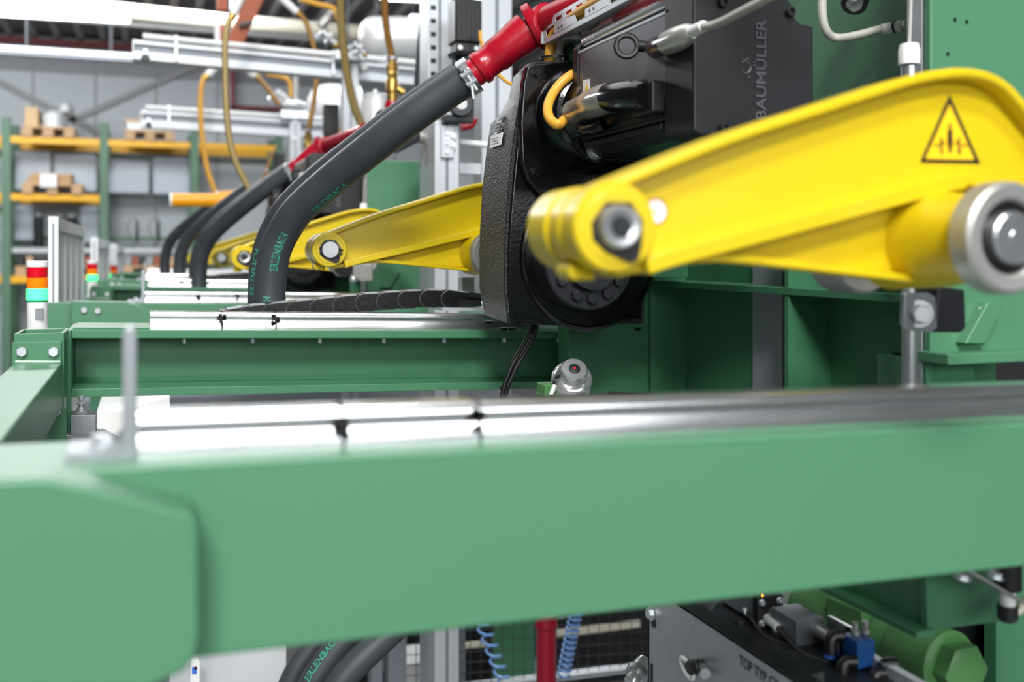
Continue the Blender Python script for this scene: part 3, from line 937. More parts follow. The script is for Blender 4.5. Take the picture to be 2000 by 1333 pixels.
# tie rod in front of the platen
RX = 0.985
ry = atX(1776, 300, RX).y
rod = Thing('bright_rod', 'upright silver rod with white cap beside the green column', 'rod', V(RX, ry, CAMZ - 0.22), 'upright silver rods')
rr_ = 15.5 * mpp(1776, ry)
rod.part('shaft', MB().lathe(V(RX, ry, CAMZ - 0.22), (0, 0, 1), [(0, rr_), (at(1776, 130, ry).z - CAMZ + 0.22, rr_)], 24), 'steel')
rod.part('cap', MB().lathe(V(RX, ry, at(1776, 126, ry).z), (0, 0, 1), [(0, rr_ * 1.3), (0.020, rr_ * 1.3), (0.028, rr_ * 1.12), (0.028, 0.004)], 20), 'white_plastic')
mb = MB().tube([V(RX, ry, at(1776, 90, ry).z), V(RX + 0.004, ry, at(1776, -40, ry).z)], 0.0022, 8)
rod.part('wire', mb, 'grey_cable')
# clamp bracket with bolt
bk = Thing('rod_bracket', 'stainless clamp bracket with bolt below the roller', 'bracket', at(1805, 650, 0.98))
q = [(1767, 572), (1815, 572), (1828, 580), (1832, 640), (1820, 650), (1772, 646), (1765, 632)]
bk.part('plate', MB().prism([at(x, y, 0.955) for x, y in q], (0, 0.008, 0)), 'steel', bevel=0.002)
q = [(1832, 560), (1885, 566), (1888, 640), (1880, 650), (1825, 650)]
bk.part('side_plate', MB().prism([at(x, y, 0.965) for x, y in q], (0, 0.04, 0)), 'steel_dark', bevel=0.003)
bolts(bk, [at(1795, 613, 0.955)], (-0.35, -1, 0), 0.012)
# grey cable at top right
pts = [at(1608, -40, 1.32), at(1606, 20, 1.32), at(1613, 58, 1.32), at(1632, 74, 1.32), at(1670, 70, 1.30), at(1720, 57, 1.28), at(1762, 50, 1.25), at(1775, 44, 1.22)]
gcb = Thing('control_cable', 'pale grey cable hooking down at the top right', 'cable', pts[3])
gcb.part('sheath', MB().tube(catmull(pts, 6), 0.0068, 12), 'grey_cable')
gcb.part('marker_sleeve', MB().tube([pts[5] + V(0.004, 0, 0.0), pts[6]], 0.0085, 12), 'white_plastic')
gcb.part('cable_tie', MB().ring(pts[5].lerp(pts[6], 0.62), (pts[6] - pts[5]), 0.003, 0.0098, 0.0082, 16), 'black_plastic')
for k, (c, dz) in enumerate((('cable_yellow', 0.006), ('tube_blue', 0.0), ('black_plastic', -0.005))):
    gcb.part('core_wire', MB().tube(catmull([pts[6], pts[6] + V(0.012, 0, dz + 0.002), pts[6] + V(0.026, -0.01, dz - 0.004), pts[6] + V(0.03, -0.01, dz - 0.012)], 4), 0.0022, 6), c)
bl_ = Thing('hose_fitting', 'black hose end hanging at the very top right', 'fitting', at(1668, 12, 1.30))
bl_.part('body', MB().tube(catmull([at(1690, -40, 1.3), at(1676, -12, 1.3), at(1668, 8, 1.29)], 4), 0.020, 16), 'black_plastic')
bl_.part('tip', MB().lathe(at(1669, 4, 1.288), (0, -0.5, -0.6), [(0, 0.014), (0.008, 0.012)], 16), 'steel')

# ---------------- ribbon of cable chain links behind the rail
def chain(label, cpts, Y, scale=1.0):
    T = Thing('cable_chain', label, 'cable chain', at(cpts[0][0], cpts[0][1] + 15, Y), 'cable chains behind the rails')
    r = 0.0195 * scale
    pitch = 0.0455 * scale
    n = 12
    prof = [(r * math.cos(math.radians(a)), r * math.sin(math.radians(a))) for a in range(80, 281, 20)]
    prof += [(pitch * 0.45, -r), (pitch * 0.95, -r * 0.92), (pitch * 0.95, r * 0.92), (pitch * 0.45, r)]
    mb = MB()
    tail = [(0.0, -r * .9), (pitch * 1.0, -r * .9), (pitch * 1.0, r * .9), (0.0, r * .9)]
    head = [(r * math.cos(math.radians(a)), r * math.sin(math.radians(a))) for a in range(75, 286, 15)] + [(pitch * 0.42, -r * .97), (pitch * 0.5, -r * .8), (pitch * 0.5, r * .8), (pitch * 0.42, r * .97)]
    mb.prism([V(x, -0.033, z) for x, z in tail], (0, 0.004, 0))
    mb.prism([V(x, -0.0365, z) for x, z in head], (0, 0.005, 0))
    mb.prism([V(x, 0.030, z) for x, z in head], (0, 0.004, 0))
    mb.prism([V(x, 0.029, z) for x, z in tail], (0, 0.003, 0))
    mb.lathe(V(0, -0.0365, 0), (0, -1, 0), [(0, r * 0.55), (0.0010, r * 0.5)], 16)
    mb.box((-0.010, -0.03, r * 0.86), (0.004, 0.03, r * 0.98))
    mb.box((-0.010, -0.03, -r * 0.98), (0.004, 0.03, -r * 0.86))
    me = mb.mesh('chain_link')
    me.materials.append(M['chain_black'])
    rim = MB().tube([V(x * .99, -0.0368, z * .99) for x, z in head[:15]], 0.0007, 6)  # thin pale tube drawn as the link's edge highlight
    rme = rim.mesh('link_highlight')
    rme.materials.append(M['chain_highlight'])
    lid = MB()
    lid.box((0.006, -0.026, r * 0.93), (pitch * 0.82, 0.026, r * 1.03))
    lme = lid.mesh('link_cover')
    lme.materials.append(M['grey_plastic'])
    P = [at(x, y, Y) for x, y in cpts]
    for i in range(len(P) - 1):
        d = P[i + 1] - P[i]
        q = Quaternion((0, 1, 0), -math.atan2(d.z, d.x))
        o = T.inst('chain_link', me, P[i], q)
        c = T.inst('link_cover', lme, T.base, None, o)
        c = T.inst('link_highlight', rme, T.base, None, o)
    return T, P
cp = [(440, 622), (482, 615), (527, 610), (572, 605), (617, 601), (661, 596), (704, 591), (745, 588), (786, 585), (828, 583), (869, 583), (912, 587)]
ch1, P_ = chain('long black cable chain lying behind the in-focus rail', cp, 2.19)
e_ = P_[-2]
ch1.part('end_bracket', MB().prism([e_ + V(x, -0.036, z) for x, z in [(0, 0.018), (0.012, 0.016), (0.02, 0.004), (0.03, -0.002), (0.075, -0.003), (0.075, -0.018), (0, -0.02)]], (0, 0.07, 0)), 'black_plastic')
mb = MB().obox(e_ + V(0.055, 0, -0.024), V(0.075, 0, -0.002), V(0, 0.05, 0), V(0, 0, 0.0035))
ch1.part('mounting_plate', mb, 'alu')
ch1.part('cable_gland', MB().cyl(e_ + V(0.05, -0.02, 0.006), e_ + V(0.12, -0.02, -0.004), 0.009, 0.007, 12), 'black_plastic')

# ---------------- rubber hoses
def hose_obj(label, pts, r, group='black rubber hoses'):
    path = catmull(pts, 14)
    T = Thing('rubber_hose', label, 'hose', pts[0], group)
    T.part('tube', MB().tube(path, r, 28), 'hose')
    return T, path
def proj(p):
    d = p - CP
    z = d.dot(FW)
    return 1000 + FPX * d.dot(RT) / z, YH - FPX * d.z / z
def wrap_text(T, txt, path, pxy, length, hgt, phi, r, flip=False):
    S = [0]
    for a, b in zip(path[:-1], path[1:]):
        S.append(S[-1] + (b - a).length)
    i0 = min(range(len(path)), key=lambda i: (proj(path[i])[0] - pxy[0]) ** 2 + (proj(path[i])[1] - pxy[1]) ** 2)
    vs, fs = text_verts(txt, 1.0, 0.0, 0.016)
    wx = max(v.x for v in vs)
    out = []
    for v in vs:
        s = S[i0] + v.x / wx * length
        i = 0
        while i < len(S) - 2 and S[i + 1] < s:
            i += 1
        k = (s - S[i]) / (S[i + 1] - S[i])
        c = path[i].lerp(path[i + 1], k)
        t = (path[i + 1] - path[i]).normalized()
        n = (CP - c)
        n = (n - t * n.dot(t)).normalized()
        b = t.cross(n).normalized()
        a = phi + (v.y * hgt / 0.7) / r * -1.0
        out.append(c + (n * math.cos(a) + b * math.sin(a)) * (r + 0.0006))
    T.part('printed_name', MB().add(out, fs), 'hose_print')
HR = 0.0345
h1p = [at(527, 640, 2.25), at(526, 590, 2.25), at(529, 540, 2.245), at(537, 492, 2.23), at(555, 452, 2.21), at(583, 411, 2.17), at(645, 354, 2.10), at(735, 282, 2.0), at(800, 231, 1.95), at(870, 181, 1.915), at(922, 146, 1.89)]
hose1, path1 = hose_obj('thick black rubber hose in front with green printed name', h1p, HR)
wrap_text(hose1, 'ERLENBACH', path1, (531, 522), 0.104, 0.0165, 0.36, HR)
wrap_text(hose1, 'ERLENBACH', path1, (614, 397), 0.105, 0.0155, 1.02, HR)
wrap_text(hose1, 'H', path1, (526, 588), 0.010, 0.015, 0.05, HR)
h2p = [at(515, 640, 2.33), at(514, 590, 2.33), at(516, 540, 2.325), at(524, 490, 2.31), at(541, 447, 2.29), at(568, 405, 2.25), at(630, 347, 2.19), at(720, 278, 2.10), at(786, 229, 2.05), at(852, 183, 2.0), at(900, 152, 1.98)]
hose2, path2 = hose_obj('thick black rubber hose half hidden behind the printed one', h2p, HR)
wrap_text(hose2, 'ERLENBACH', path2, (515, 575), 0.105, 0.0155, -0.52, HR)
# worm clamp
d = (h1p[-1] - h1p[-2]).normalized()
clp = Thing('hose_clamp', 'silver bolt clamp around the hose end at the red pipe', 'clamp', h1p[-1])
clp.part('band', MB().ring(h1p[-1] - d * 0.016, d, 0.020, HR + 0.0035, HR - 0.002, 40), 'steel')
nn = (CP - h1p[-1]); nn = (nn - d * nn.dot(d)).normalized(); bb = d.cross(nn).normalized()
cb_ = h1p[-1] - d * 0.006 + nn * (HR + 0.006)
clp.part('clamp_bolt', MB().tube([cb_ + bb * 0.03 + nn * 0.002, cb_ - bb * 0.022], 0.004, 10), 'zinc')
clp.part('trunnion', MB().cyl(cb_ + bb * 0.012 - d * 0.011, cb_ + bb * 0.012 + d * 0.011, 0.006, None, 12), 'zinc')
clp.part('trunnion', MB().cyl(cb_ - bb * 0.008 - d * 0.011, cb_ - bb * 0.008 + d * 0.011, 0.006, None, 12), 'zinc')
clp.part('nut', MB().lathe(cb_ - bb * 0.016, -bb, [(0, 0.0085), (0.010, 0.0085)], 6), 'zinc')
clp.part('tommy_bar', MB().cyl(cb_ + bb * 0.018 + nn * 0.004 - d * 0.004, cb_ + bb * 0.040 + nn * 0.010 - d * 0.014, 0.0035, None, 8), 'zinc')

# ---------------- red pipe with flange
e0 = h1p[-1]
e1_ = at(1030, 62, 1.85)
pd = (e1_ - e0).normalized()
LP = (e1_ - e0).length
red = Thing('red_pipe', 'glossy red pipe with flange entering the hose at the top', 'pipe', e0, 'red pipes on the hoses')
red.part('nozzle', MB().lathe(e0 - pd * 0.02, pd, [(0, 0.0285), (0.034, 0.0285), (0.036, 0.0335), (0.046, 0.0345), (0.052, 0.0305), (LP * 0.55, 0.0315), (LP * 0.58, 0.0335), (LP * 0.80, 0.0345), (LP + 0.004, 0.0385), (LP + 0.022, 0.0390)], 48), 'red')
f0 = e0 + pd * (LP - 0.002)
fl_ax = (pd + V(0.25, -0.22, -0.05)).normalized()
red.part('flange', MB().lathe(f0 + pd * 0.010, fl_ax, [(0, 0.038), (0.0, 0.047), (0.003, 0.049), (0.016, 0.049), (0.018, 0.047), (0.018, 0.034)], 48), 'red')
g1, g2 = f0 + pd * 0.010 + fl_ax * 0.016, at(1330, -70, 1.45)
gd = (g2 - g1).normalized()
GL = (g2 - g1).length
red.part('branch_pipe', MB().lathe(g1 - gd * 0.01, gd, [(0, 0.031), (0.03, 0.031), (0.032, 0.036), (0.045, 0.036), (0.047, 0.030), (GL, 0.030)], 40), 'red')
# red brackets further along
red2 = Thing('red_pipe_support', 'bright red pipe and support block beside the cable tray', 'pipe', at(1265, 30, 1.5))
red2.part('pipe', MB().tube([at(1130, 68, 1.85), at(1200, 38, 1.62), at(1330, -25, 1.3)], 0.028, 24), 'red')
red2.part('coupling', MB().tube([at(1166, 53, 1.70), at(1228, 26, 1.55)], 0.034, 28), 'steel')
red2.part('block', MB().obox(at(1258, 20, 1.47), V(0.014, 0, 0), V(0, 0.03, 0), V(0, 0, 0.018)), 'red', bevel=0.001)
red2.part('block', MB().obox(at(1154, 65, 1.80), V(0.014, 0, 0), V(0, 0.012, 0), V(0, 0, 0.008)), 'red', bevel=0.001)

# ---------------- slotted cable tray running toward the camera, top centre
TX0, TX1 = 0.713, 0.80
ty1, ty0 = 1.80, 1.02
z0, z1 = CAMZ + 0.400, CAMZ + 0.444
tray = Thing('cable_tray', 'slotted galvanised cable tray at the top centre', 'cable tray', V(TX0, ty1, z0))
mb = MB()
tx = 0.0012
def strip(a, b, zz0, zz1):
    mb.box((TX0, a, zz0), (TX0 + tx, b, zz1))
strip(ty0, ty1, z1 - 0.007, z1)
strip(ty0, ty1, z1 - 0.0185, z1 - 0.0140)
strip(ty0, ty1, z0, z0 + 0.008)
P3 = 0.14
y = ty1
i = 0
while y > ty0:
    # small slot row
    for k in range(3):
        ya = y - k * P3 / 3
        strip(max(ty0, ya - 0.018), ya, z1 - 0.0145, z1 - 0.0065)
    # window row: panel then window
    strip(max(ty0, y - 0.012), y, z0 + 0.007, z1 - 0.018)
    strip(max(ty0, y - P3), y - 0.058, z0 + 0.007, z1 - 0.018)
    mb.prism([V(TX0, y - 0.012, z0 + 0.008), V(TX0, y - 0.022, z0 + 0.008), V(TX0, y - 0.012, z1 - 0.018)], (tx, 0, 0))
    y -= P3
tray.part('side_wall', mb, 'alu')
mb = MB()
y = ty1
while y > ty0:
    mb.box((TX0, y - 0.05, z0 - tx), (TX1, y, z0))
    mb.box((TX0, max(ty0, y - P3), z0 - tx), (TX0 + 0.022, y - 0.05, z0))
    mb.box((TX1 - 0.022, max(ty0, y - P3), z0 - tx), (TX1, y - 0.05, z0))
    y -= P3
tray.part('bottom_plate', mb, 'zinc_plate')
tray.part('far_wall', MB().box((TX1 - tx, ty0, z0), (TX1, ty1, z1)), 'zinc_plate')
hol = MB()
for k in range(5):
    for dy in (0.078, 0.094):
        hol.lathe(V(TX0 - 0.0004, ty1 - k * P3 - dy, z0 + 0.015), (1, 0, 0), [(0, 0.0034), (0.0008, 0.0034)], 12)
tray.part('punched_hole', hol, 'ink')
tray.part('edge_guard', MB().tube([V(TX0, ty1 + 0.001, z0 + 0.001), V(TX0, ty1 + 0.001, z1)], 0.004, 8), 'grey_plastic')
tray.part('edge_guard', MB().tube([V(TX0 + 0.002, ty1 + 0.001, z0 - 0.004), V(TX0 + 0.06, ty1 + 0.001, z0 - 0.004)], 0.007, 8), 'black_plastic')
def inside(o, dz, px0):
    return [V(TX0 + o, ty0, z0 + dz + 0.006), V(TX0 + o, 1.3, z0 + dz + 0.004), V(TX0 + o - 0.004, 1.6, z0 + dz + 0.006), V(TX0 + o, 1.74, z0 + dz), V(TX0 + o, 1.785, z0 + dz - 0.016), V(TX0 + o, 1.80, z0 - 0.05), V(TX0 + o + 0.003, 1.81, z0 - 0.1)]
for nm, o, dz, r, mt, lb in (('tray_cable', 0.012, 0.022, 0.010, 'cable_yellow', 'yellow cable dropping out of the tray end'), ('tray_cable', 0.030, 0.012, 0.009, 'grey_cable', 'grey cable dropping out of the tray end'),
                            ('tray_cable', 0.048, 0.016, 0.008, 'black_plastic', 'black cable dropping out of the tray end')):
    solo(nm, MB().tube(catmull(inside(o, dz, 0), 6), r, 10), mt, lb, 'cable', group='cables in the tray')
solo('zip_tie', MB().ring(V(TX0 + 0.026, 1.80, z0 - 0.028), (0, 0, 1), 0.004, 0.030, 0.027, 20), 'black_plastic', 'black zip tie round the cables below the tray', 'cable tie')
br_ = Thing('tray_bracket', 'flat bright aluminium bar holding the cable tray', 'bracket', at(1100, 80, 1.76))
q0, q1 = at(1100, 73, 1.74), at(1212, 80, 1.72)
br_.part('bar', MB().bar(q0, q1, 0.03, 0.011), 'alu', bevel=0.001)
bolts(br_, [at(1192, 88, 1.72)], (0, 0, -1), 0.007)
bolts(br_, [at(1110, 86, 1.735)], (0, 0, -1), 0.006, 'black_plastic')
chn = Thing('green_channel', 'dark green steel channel behind the tray bracket', 'beam', V(0.80, 1.5, CAMZ + 0.36))
mb = MB()
X0c = at(1111, 118, 1.78).x
zt, zb_ = CAMZ + 0.397, CAMZ + 0.345
mb.box((X0c, 1.40, zt - 0.006), (X0c + 0.13, 1.78, zt))
mb.box((X0c + 0.09, 1.40, zb_ - 0.05), (X0c + 0.096, 1.78, zt))
chn.part('top_leg', mb, 'green')
chn.part('end_edge', MB().box((X0c, 1.776, zb_ - 0.03), (X0c + 0.012, 1.782, zt)), 'green')
# ================================================================== copies along the row of machines
OB, OC = V(0, DY, 0.004), V(0, 2 * DY, 0.010)
def setB(T, lb, lc=None, ob=OB, oc=OC):
    r = [copy_tree(T.o, ob, lb)]
    if lc:
        r.append(copy_tree(T.o, oc, lc))
    return r
setB(beam1, 'green box beam just behind the in-focus rail', 'farthest green box beam near the signal towers')
setB(rail1, 'bright rail with end stop in the second row', 'farthest thin bright rail in the distance')
setB(stop1, 'small grey end stop standing at the second row of rails', 'tiny end stop at the farthest rails')
setB(gus, 'green gusset plate with two round bolts left of the in-focus rail', 'tiny far green gusset plate beyond the rails')
setB(beam2, 'far green I-beam with dark recess behind the gusset', 'very far green I-beam below the third tower')
setB(rail2, 'blown-out rail with two dark joints in the background', 'last bright rail before the racks')
setB(post, 'far green post with two bolts beside the second tower', 'very far green post beside the third tower')
# arms
pc_ = V(at(1183, 445, 0.79).x, 0, at(1183, 445, 0.79).z)
pin_ = MB().lathe(pc_ + V(0, 0.760, 0), (0, 1, 0), [(0, 0.003), (0, 0.0175), (0.0015, 0.019), (0.012, 0.019)], 32)
pin_me = pin_.mesh('pin', arm1.base)
pin_me.materials.append(M['steel'])
a2 = copy_tree(arm1.o, boss_off(641, 488, 2.25), 'sharp yellow lever arm running into the black gear unit')
drop_parts(a2, 'round_sticker', 'warning_sticker')
copy_tree(arm1.o, boss_off(476, 503, 3.27), 'yellow lever arm behind the hoses with a hex screw')
a4 = copy_tree(arm1.o, boss_off(432, 504, 4.73), 'small yellow lever arm with round silver pin')
drop_parts(a4, 'round_sticker')
for a_ in (a2, a4):
    for ch in a_.children:
        if ch.name.startswith('clamp_screw'):
            drop_parts(ch, 'socket')
            ch.data = pin_me
gr_ = MB()
for k in range(9):
    a = random.uniform(-1.0, 0.2)
    gr_.ball(pc_ + V(0.0185 * math.cos(a) + 0.0035 * (k % 3), 0.7655, 0.0185 * math.sin(a) - 0.002), random.uniform(0.002, 0.0036), 8, 6)
gr_.ring(pc_ + V(0, 0.7645, 0), (0, 1, 0), 0.004, 0.0222, 0.0185, 30)
go_ = arm1.part('grease', gr_, 'grease')
go_.parent = a2
copy_tree(arm1.o, boss_off(381, 506, 5.75), 'smallest yellow lever arm left of the far hose')
gB = V(-0.16, DY, -0.02)
copy_tree(gear.o, gB, 'blurred black gear unit below the far yellow arms')
copy_tree(motor.o, gB, 'blurred black motor half hidden behind the hoses')
# platen of the second machine
bx = at(716, 400, YC + DY).x - PXW
pb = platen('green platen with lit column behind the sharp yellow arm', 0.335)
pb.o.location += V(bx, DY, 0)
copy_tree(rod.o, V(at(710, 400, ry + DY).x - RX, DY, at(710, 398, ry + DY).z - at(1776, 88, ry).z), 'slim white-capped rod left of the middle green column')
# hoses, pipes further back
def off_px(a, Ya, b, Yb):
    return at(b[0], b[1], Yb) - at(a[0], a[1], Ya)
hB = off_px((526, 590), 2.25, (388, 548), 4.55)
for T, l1, l2 in ((hose1, 'black hose of the second machine, clear of print', 'far black hose behind the second one'),
                  (hose2, 'black hose hidden just behind the second machine hose', 'farthest thin black hose at left')):
    c = copy_tree(T.o, hB, l1)
    for ch in list(c.children):
        if ch.name.startswith('printed_name'):
            bpy.data.objects.remove(ch)
    c = copy_tree(T.o, off_px((526, 590), 2.25, (350, 532), 5.9) if T is hose1 else off_px((514, 590), 2.33, (322, 527), 7.0), l2)
    for ch in list(c.children):
        if ch.name.startswith('printed_name'):
            bpy.data.objects.remove(ch)
copy_tree(clp.o, hB, 'bright clamp on the second machine hose')
copy_tree(red.o, hB, 'red pipe with flange on the second machine')
copy_tree(ch1.o, off_px((869, 583), 2.19, (520, 541), 4.6), 'black cable chain on the second row of rails')
copy_tree(red.o, off_px((526, 590), 2.25, (350, 535), 6.3) + V(0.06, 0, 0.0), 'small far red pipe on the third machine')

# ---------------- signal towers
def tower(label, px, ytop, Y, k=1.0):
    cx = at(px, 600, Y)
    s = 39 / 2 * mpp(73, 2.6) * k
    zt = at(px, ytop, Y).z
    T = Thing('signal_tower', label, 'signal light', V(cx.x, Y, zt - 6.9 * s), 'signal towers along the machines')
    def L(a, b, r, n, m):
        return T.part(n, MB().lathe(V(cx.x, Y, zt - a * s), (0, 0, -1), [(0, r * s * 0.93), (0.06 * s, r * s), ((b - a - 0.05) * s, r * s), ((b - a) * s, r * s * 0.96)], 36), m)
    L(0, 0.62, 1.02, 'cap', 'white_plastic')
    L(0.62, 1.68, 0.97, 'red_lens', 'lens_red')
    L(1.70, 2.74, 0.98, 'amber_lens', 'lens_amber')
    L(2.76, 3.92, 1.0, 'green_lens', 'lens_green')
    L(3.92, 4.10, 1.0, 'collar', 'lens_green_base')
    b = L(4.10, 6.9, 0.97, 'body', 'white_plastic')
    c = V(cx.x, Y - 0.97 * s, zt - 5.2 * s)
    T.part('type_label', MB().box((c.x - 0.1 * s, c.y - 0.004, c.z - 0.6 * s), (c.x + 0.62 * s, c.y + 0.012, c.z + 0.5 * s)), 'sticker_line', b)
    T.part('bracket', MB().box((cx.x - s * 1.1, Y - s, zt - 7.1 * s), (cx.x + s * 2.2, Y + s * 1.4, zt - 6.9 * s)), 'alu')
    T.part('stem', MB().box((cx.x + s * 1.3, Y - s * .4, 0), (cx.x + s * 2.1, Y + s * .4, zt - 7.1 * s)), 'alu')
    return T
tower('nearest signal tower with lit green lens above the post', 73, 510, 2.6)
tower('middle signal tower, small, with glowing green lens', 180, 509, 5.08, 1.03)
tower('farthest signal tower, tiny, with glowing green lens', 222, 515, 7.3, 1.05)

# ---------------- aluminium guard frames
def frame(label, pxn, pxf, ytop, Yn, w_, zb):
    X = at(pxn, 500, Yn).x
    Yf = atX(pxf, 500, X).y
    zt = at(pxn, ytop, Yn).z
    T = Thing('machine_guard', label, 'guard frame', V(X, Yn, zb), 'aluminium guard frames')
    def post_(y, nm='post', wd=w_):
        o = T.part(nm, MB().box((X, y, zb), (X + wd, y + wd, zt)), 'alu_white', bevel=0.0015)
        T.part('slot', MB().box((X + wd * 0.40, y - 0.0008, zb), (X + wd * 0.60, y + 0.0006, zt - 0.02)), 'alu_groove', o)
        T.part('slot', MB().box((X - 0.0008 + wd, y + wd * .4, zb), (X + wd + 0.0006, y + wd * .6, zt - 0.02)), 'alu_groove', o)
    post_(Yn)
    T.part('leg', MB().box((X, Yn, 0), (X + w_, Yn + w_, zb)), 'alu_white')
    for f in (0.30, 0.52, 0.76):
        post_(Yn + (Yf - Yn) * f, 'mullion', w_ * 0.8)
    post_(Yf)
    T.part('top_bar', MB().box((X, Yn + w_, zt - w_ * 1.5), (X + w_, Yf, zt - 0.002)), 'alu_white', bevel=0.0015)
    T.part('panel', MB().box((X + w_ * .45, Yn + w_, zb + 0.02), (X + w_ * .55, Yf, zt - w_)), 'white_paint')
    return T
frame('tall white aluminium guard frame beside the nearest tower', 94, 150, 423, 3.28, 0.028, CAMZ - 0.225)
frame('aluminium guard frame behind the middle tower', 177, 204, 464, 5.76, 0.036, CAMZ - 0.26)
frame('small far aluminium guard frame behind the farthest tower', 215, 233, 477, 8.0, 0.042, CAMZ - 0.25)
# ================================================================== pallet rack at the rear wall
RF, RR = 13.9, 14.75
def xat(px, Y):
    return at(px, 400, Y).x
rack = Thing('pallet_rack', 'green and yellow pallet rack along the rear wall', 'rack', V(xat(203, RF), RF, 0))
ups = [(-165, 220), (12, 229), (203, 240), (380, 251), (545, 260)]
uw = 0.105
for px, yt in ups:
    xx = xat(px, RF)
    zt = at(px, yt, RF).z
    rack.part('upright', MB().box((xx - uw / 2, RF, 0), (xx + uw / 2, RF + 0.09, zt)), 'green_rack', bevel=0.004)
    rack.part('upright', MB().box((xx - uw / 2, RR, 0), (xx + uw / 2, RR + 0.09, zt)), 'green_rack', bevel=0.004)
    mb = MB()
    z = 0.25
    s = 1
    while z + 0.6 < zt:
        a, b = (RF + 0.09, RR) if s > 0 else (RR, RF + 0.09)
        mb.bar(V(xx, a, z), V(xx, b, z + 0.55), 0.03, 0.03)
        z += 0.55
        s = -s
    rack.part('frame_brace', mb, 'green_rack')
def bay(i, px, y, h=0.085):
    za = at(px, y, RF).z
    x0, x1 = xat(ups[i][0], RF) + uw / 2, xat(ups[i + 1][0], RF) - uw / 2
    rack.part('load_beam', MB().box((x0, RF - 0.01, za - h / 2), (x1, RF + 0.04, za + h / 2)), 'rack_yellow', bevel=0.004)
    rack.part('load_beam', MB().box((x0, RR + 0.04, za - h / 2), (x1, RR + 0.09, za + h / 2)), 'rack_yellow', bevel=0.004)
    return za + h / 2
zU = [bay(0, 100, 275), bay(1, 100, 275), bay(2, 100, 275), bay(3, 100, 275)]
zM = [bay(0, 100, 386), bay(1, 100, 386)]
zL = [bay(0, 100, 546), bay(1, 100, 546), bay(2, 100, 546)]
zG = at(280, 489, RF).z
rack.part('shelf', MB().box((xat(22, RF), RF + 0.05, zG - 0.03), (xat(342, RF), RR, zG + 0.03)), 'cabinet_grey')
rack.part('shelf', MB().box((xat(345, RF), RF + 0.05, zG - 0.03), (xat(430, RF), RR, zG + 0.03)), 'cabinet_grey')
rack.part('rear_tie', MB().box((xat(12, RR), RR + 0.02, at(280, 466, RR).z - 0.03), (xat(430, RR), RR + 0.06, at(280, 466, RR).z + 0.02)), 'green_rack')

def pallet(label, px0, px1, z, Y=RF - 0.05, depth=0.8):
    x0, x1 = xat(px0, Y), xat(px1, Y)
    T = Thing('wooden_pallet', label, 'pallet', V((x0 + x1) / 2, Y + depth / 2, z), 'wooden pallets on the rack')
    w_ = x1 - x0
    for k in range(3):
        xx = x0 + (w_ - 0.12) * k / 2
        T.part('bottom_runner', MB().box((xx, Y, z), (xx + 0.12, Y + depth, z + 0.02)), 'wood')
        for j in range(3):
            yy = Y + (depth - 0.12) * j / 2
            T.part('block', MB().box((xx, yy, z + 0.02), (xx + 0.12, yy + 0.12, z + 0.105)), 'wood')
    for j in range(5):
        yy = Y + (depth - 0.11) * j / 4
        T.part('deck_board', MB().box((x0, yy, z + 0.105), (x1, yy + 0.11, z + 0.13)), 'wood')
    return z + 0.131
z = pallet('upper left wooden pallet carrying wrapped goods', 42, 145, zU[1])
Yg = RF - 0.02
solo('cardboard_box', MB().box((xat(48, Yg), Yg, z), (xat(74, Yg), Yg + 0.5, at(60, 209, Yg).z)), 'carton', 'tan cardboard box on the upper left pallet', 'box', bevel=0.006)
def lumpy(px0, px1, yt, yb, Y, seed, mt, name, label, cat, zb):
    rnd = random.Random(seed)
    x0, x1 = xat(px0, Y), xat(px1, Y)
    zt = at(px0, yt, Y).z
    mb = MB()
    rings = []
    n, m = 18, 9
    for i in range(m + 1):
        k = i / m
        rr = 1.0 if k < 0.55 else math.sqrt(max(0.02, 1 - ((k - 0.55) / 0.46) ** 2))
        rings.append([V((x0 + x1) / 2 + math.cos(t) * (x1 - x0) / 2 * rr * rnd.uniform(0.88, 1.06), Y + 0.35 + math.sin(t) * 0.33 * rr * rnd.uniform(0.9, 1.05),
                        zb + (zt - zb) * (k * rnd.uniform(0.97, 1.03) if i else 0)) for t in [2 * math.pi * q / n for q in range(n)]])
    mb.loft(rings)
    return solo(name, mb, mt, label, cat, ang=80)
lumpy(75, 128, 207, 250, Yg, 3, 'film', 'wrapped_goods', 'white film-wrapped bundle on the upper left pallet', 'bundle', z)
lumpy(112, 141, 194, 215, Yg + 0.1, 5, 'film', 'film_bag', 'crumpled clear film bag on top of the wrapped bundle', 'bag', z + 0.22)
z = pallet('upper middle wooden pallet under a white box', 244, 341, zU[2])
solo('white_crate', MB().box((xat(247, Yg), Yg, z), (xat(343, Yg), Yg + 0.7, at(295, 240, Yg).z)), 'film', 'long white box on the upper middle pallet', 'box', bevel=0.02)
solo('flat_carton', MB().box((xat(243, Yg), Yg + 0.1, at(270, 240, Yg).z + 0.004), (xat(275, Yg), Yg + 0.5, at(270, 231, Yg).z)), 'carton', 'flat brown carton on the white box', 'box', bevel=0.004)
z = pallet('middle-level wooden pallet with boards and a white carton', 43, 160, zM[1])
for k in range(4):
    solo('timber_board', MB().box((xat(50 + 3 * k, Yg), Yg, z + 0.034 * k), (xat(138 + 3 * (k % 2), Yg), Yg + 0.5, z + 0.034 * k + 0.031)), 'wood',
         ['lowest', 'second', 'third', 'topmost'][k] + ' timber board stacked on the middle pallet', 'board', bevel=0.003)
solo('white_carton', MB().box((xat(78, RF - .09), RF - 0.1, z - 0.05), (xat(111, RF - .09), RF - 0.06, at(95, 340, RF - .1).z)), 'sticker_white', 'white sheet fixed to the middle pallet', 'sign', bevel=0.004)
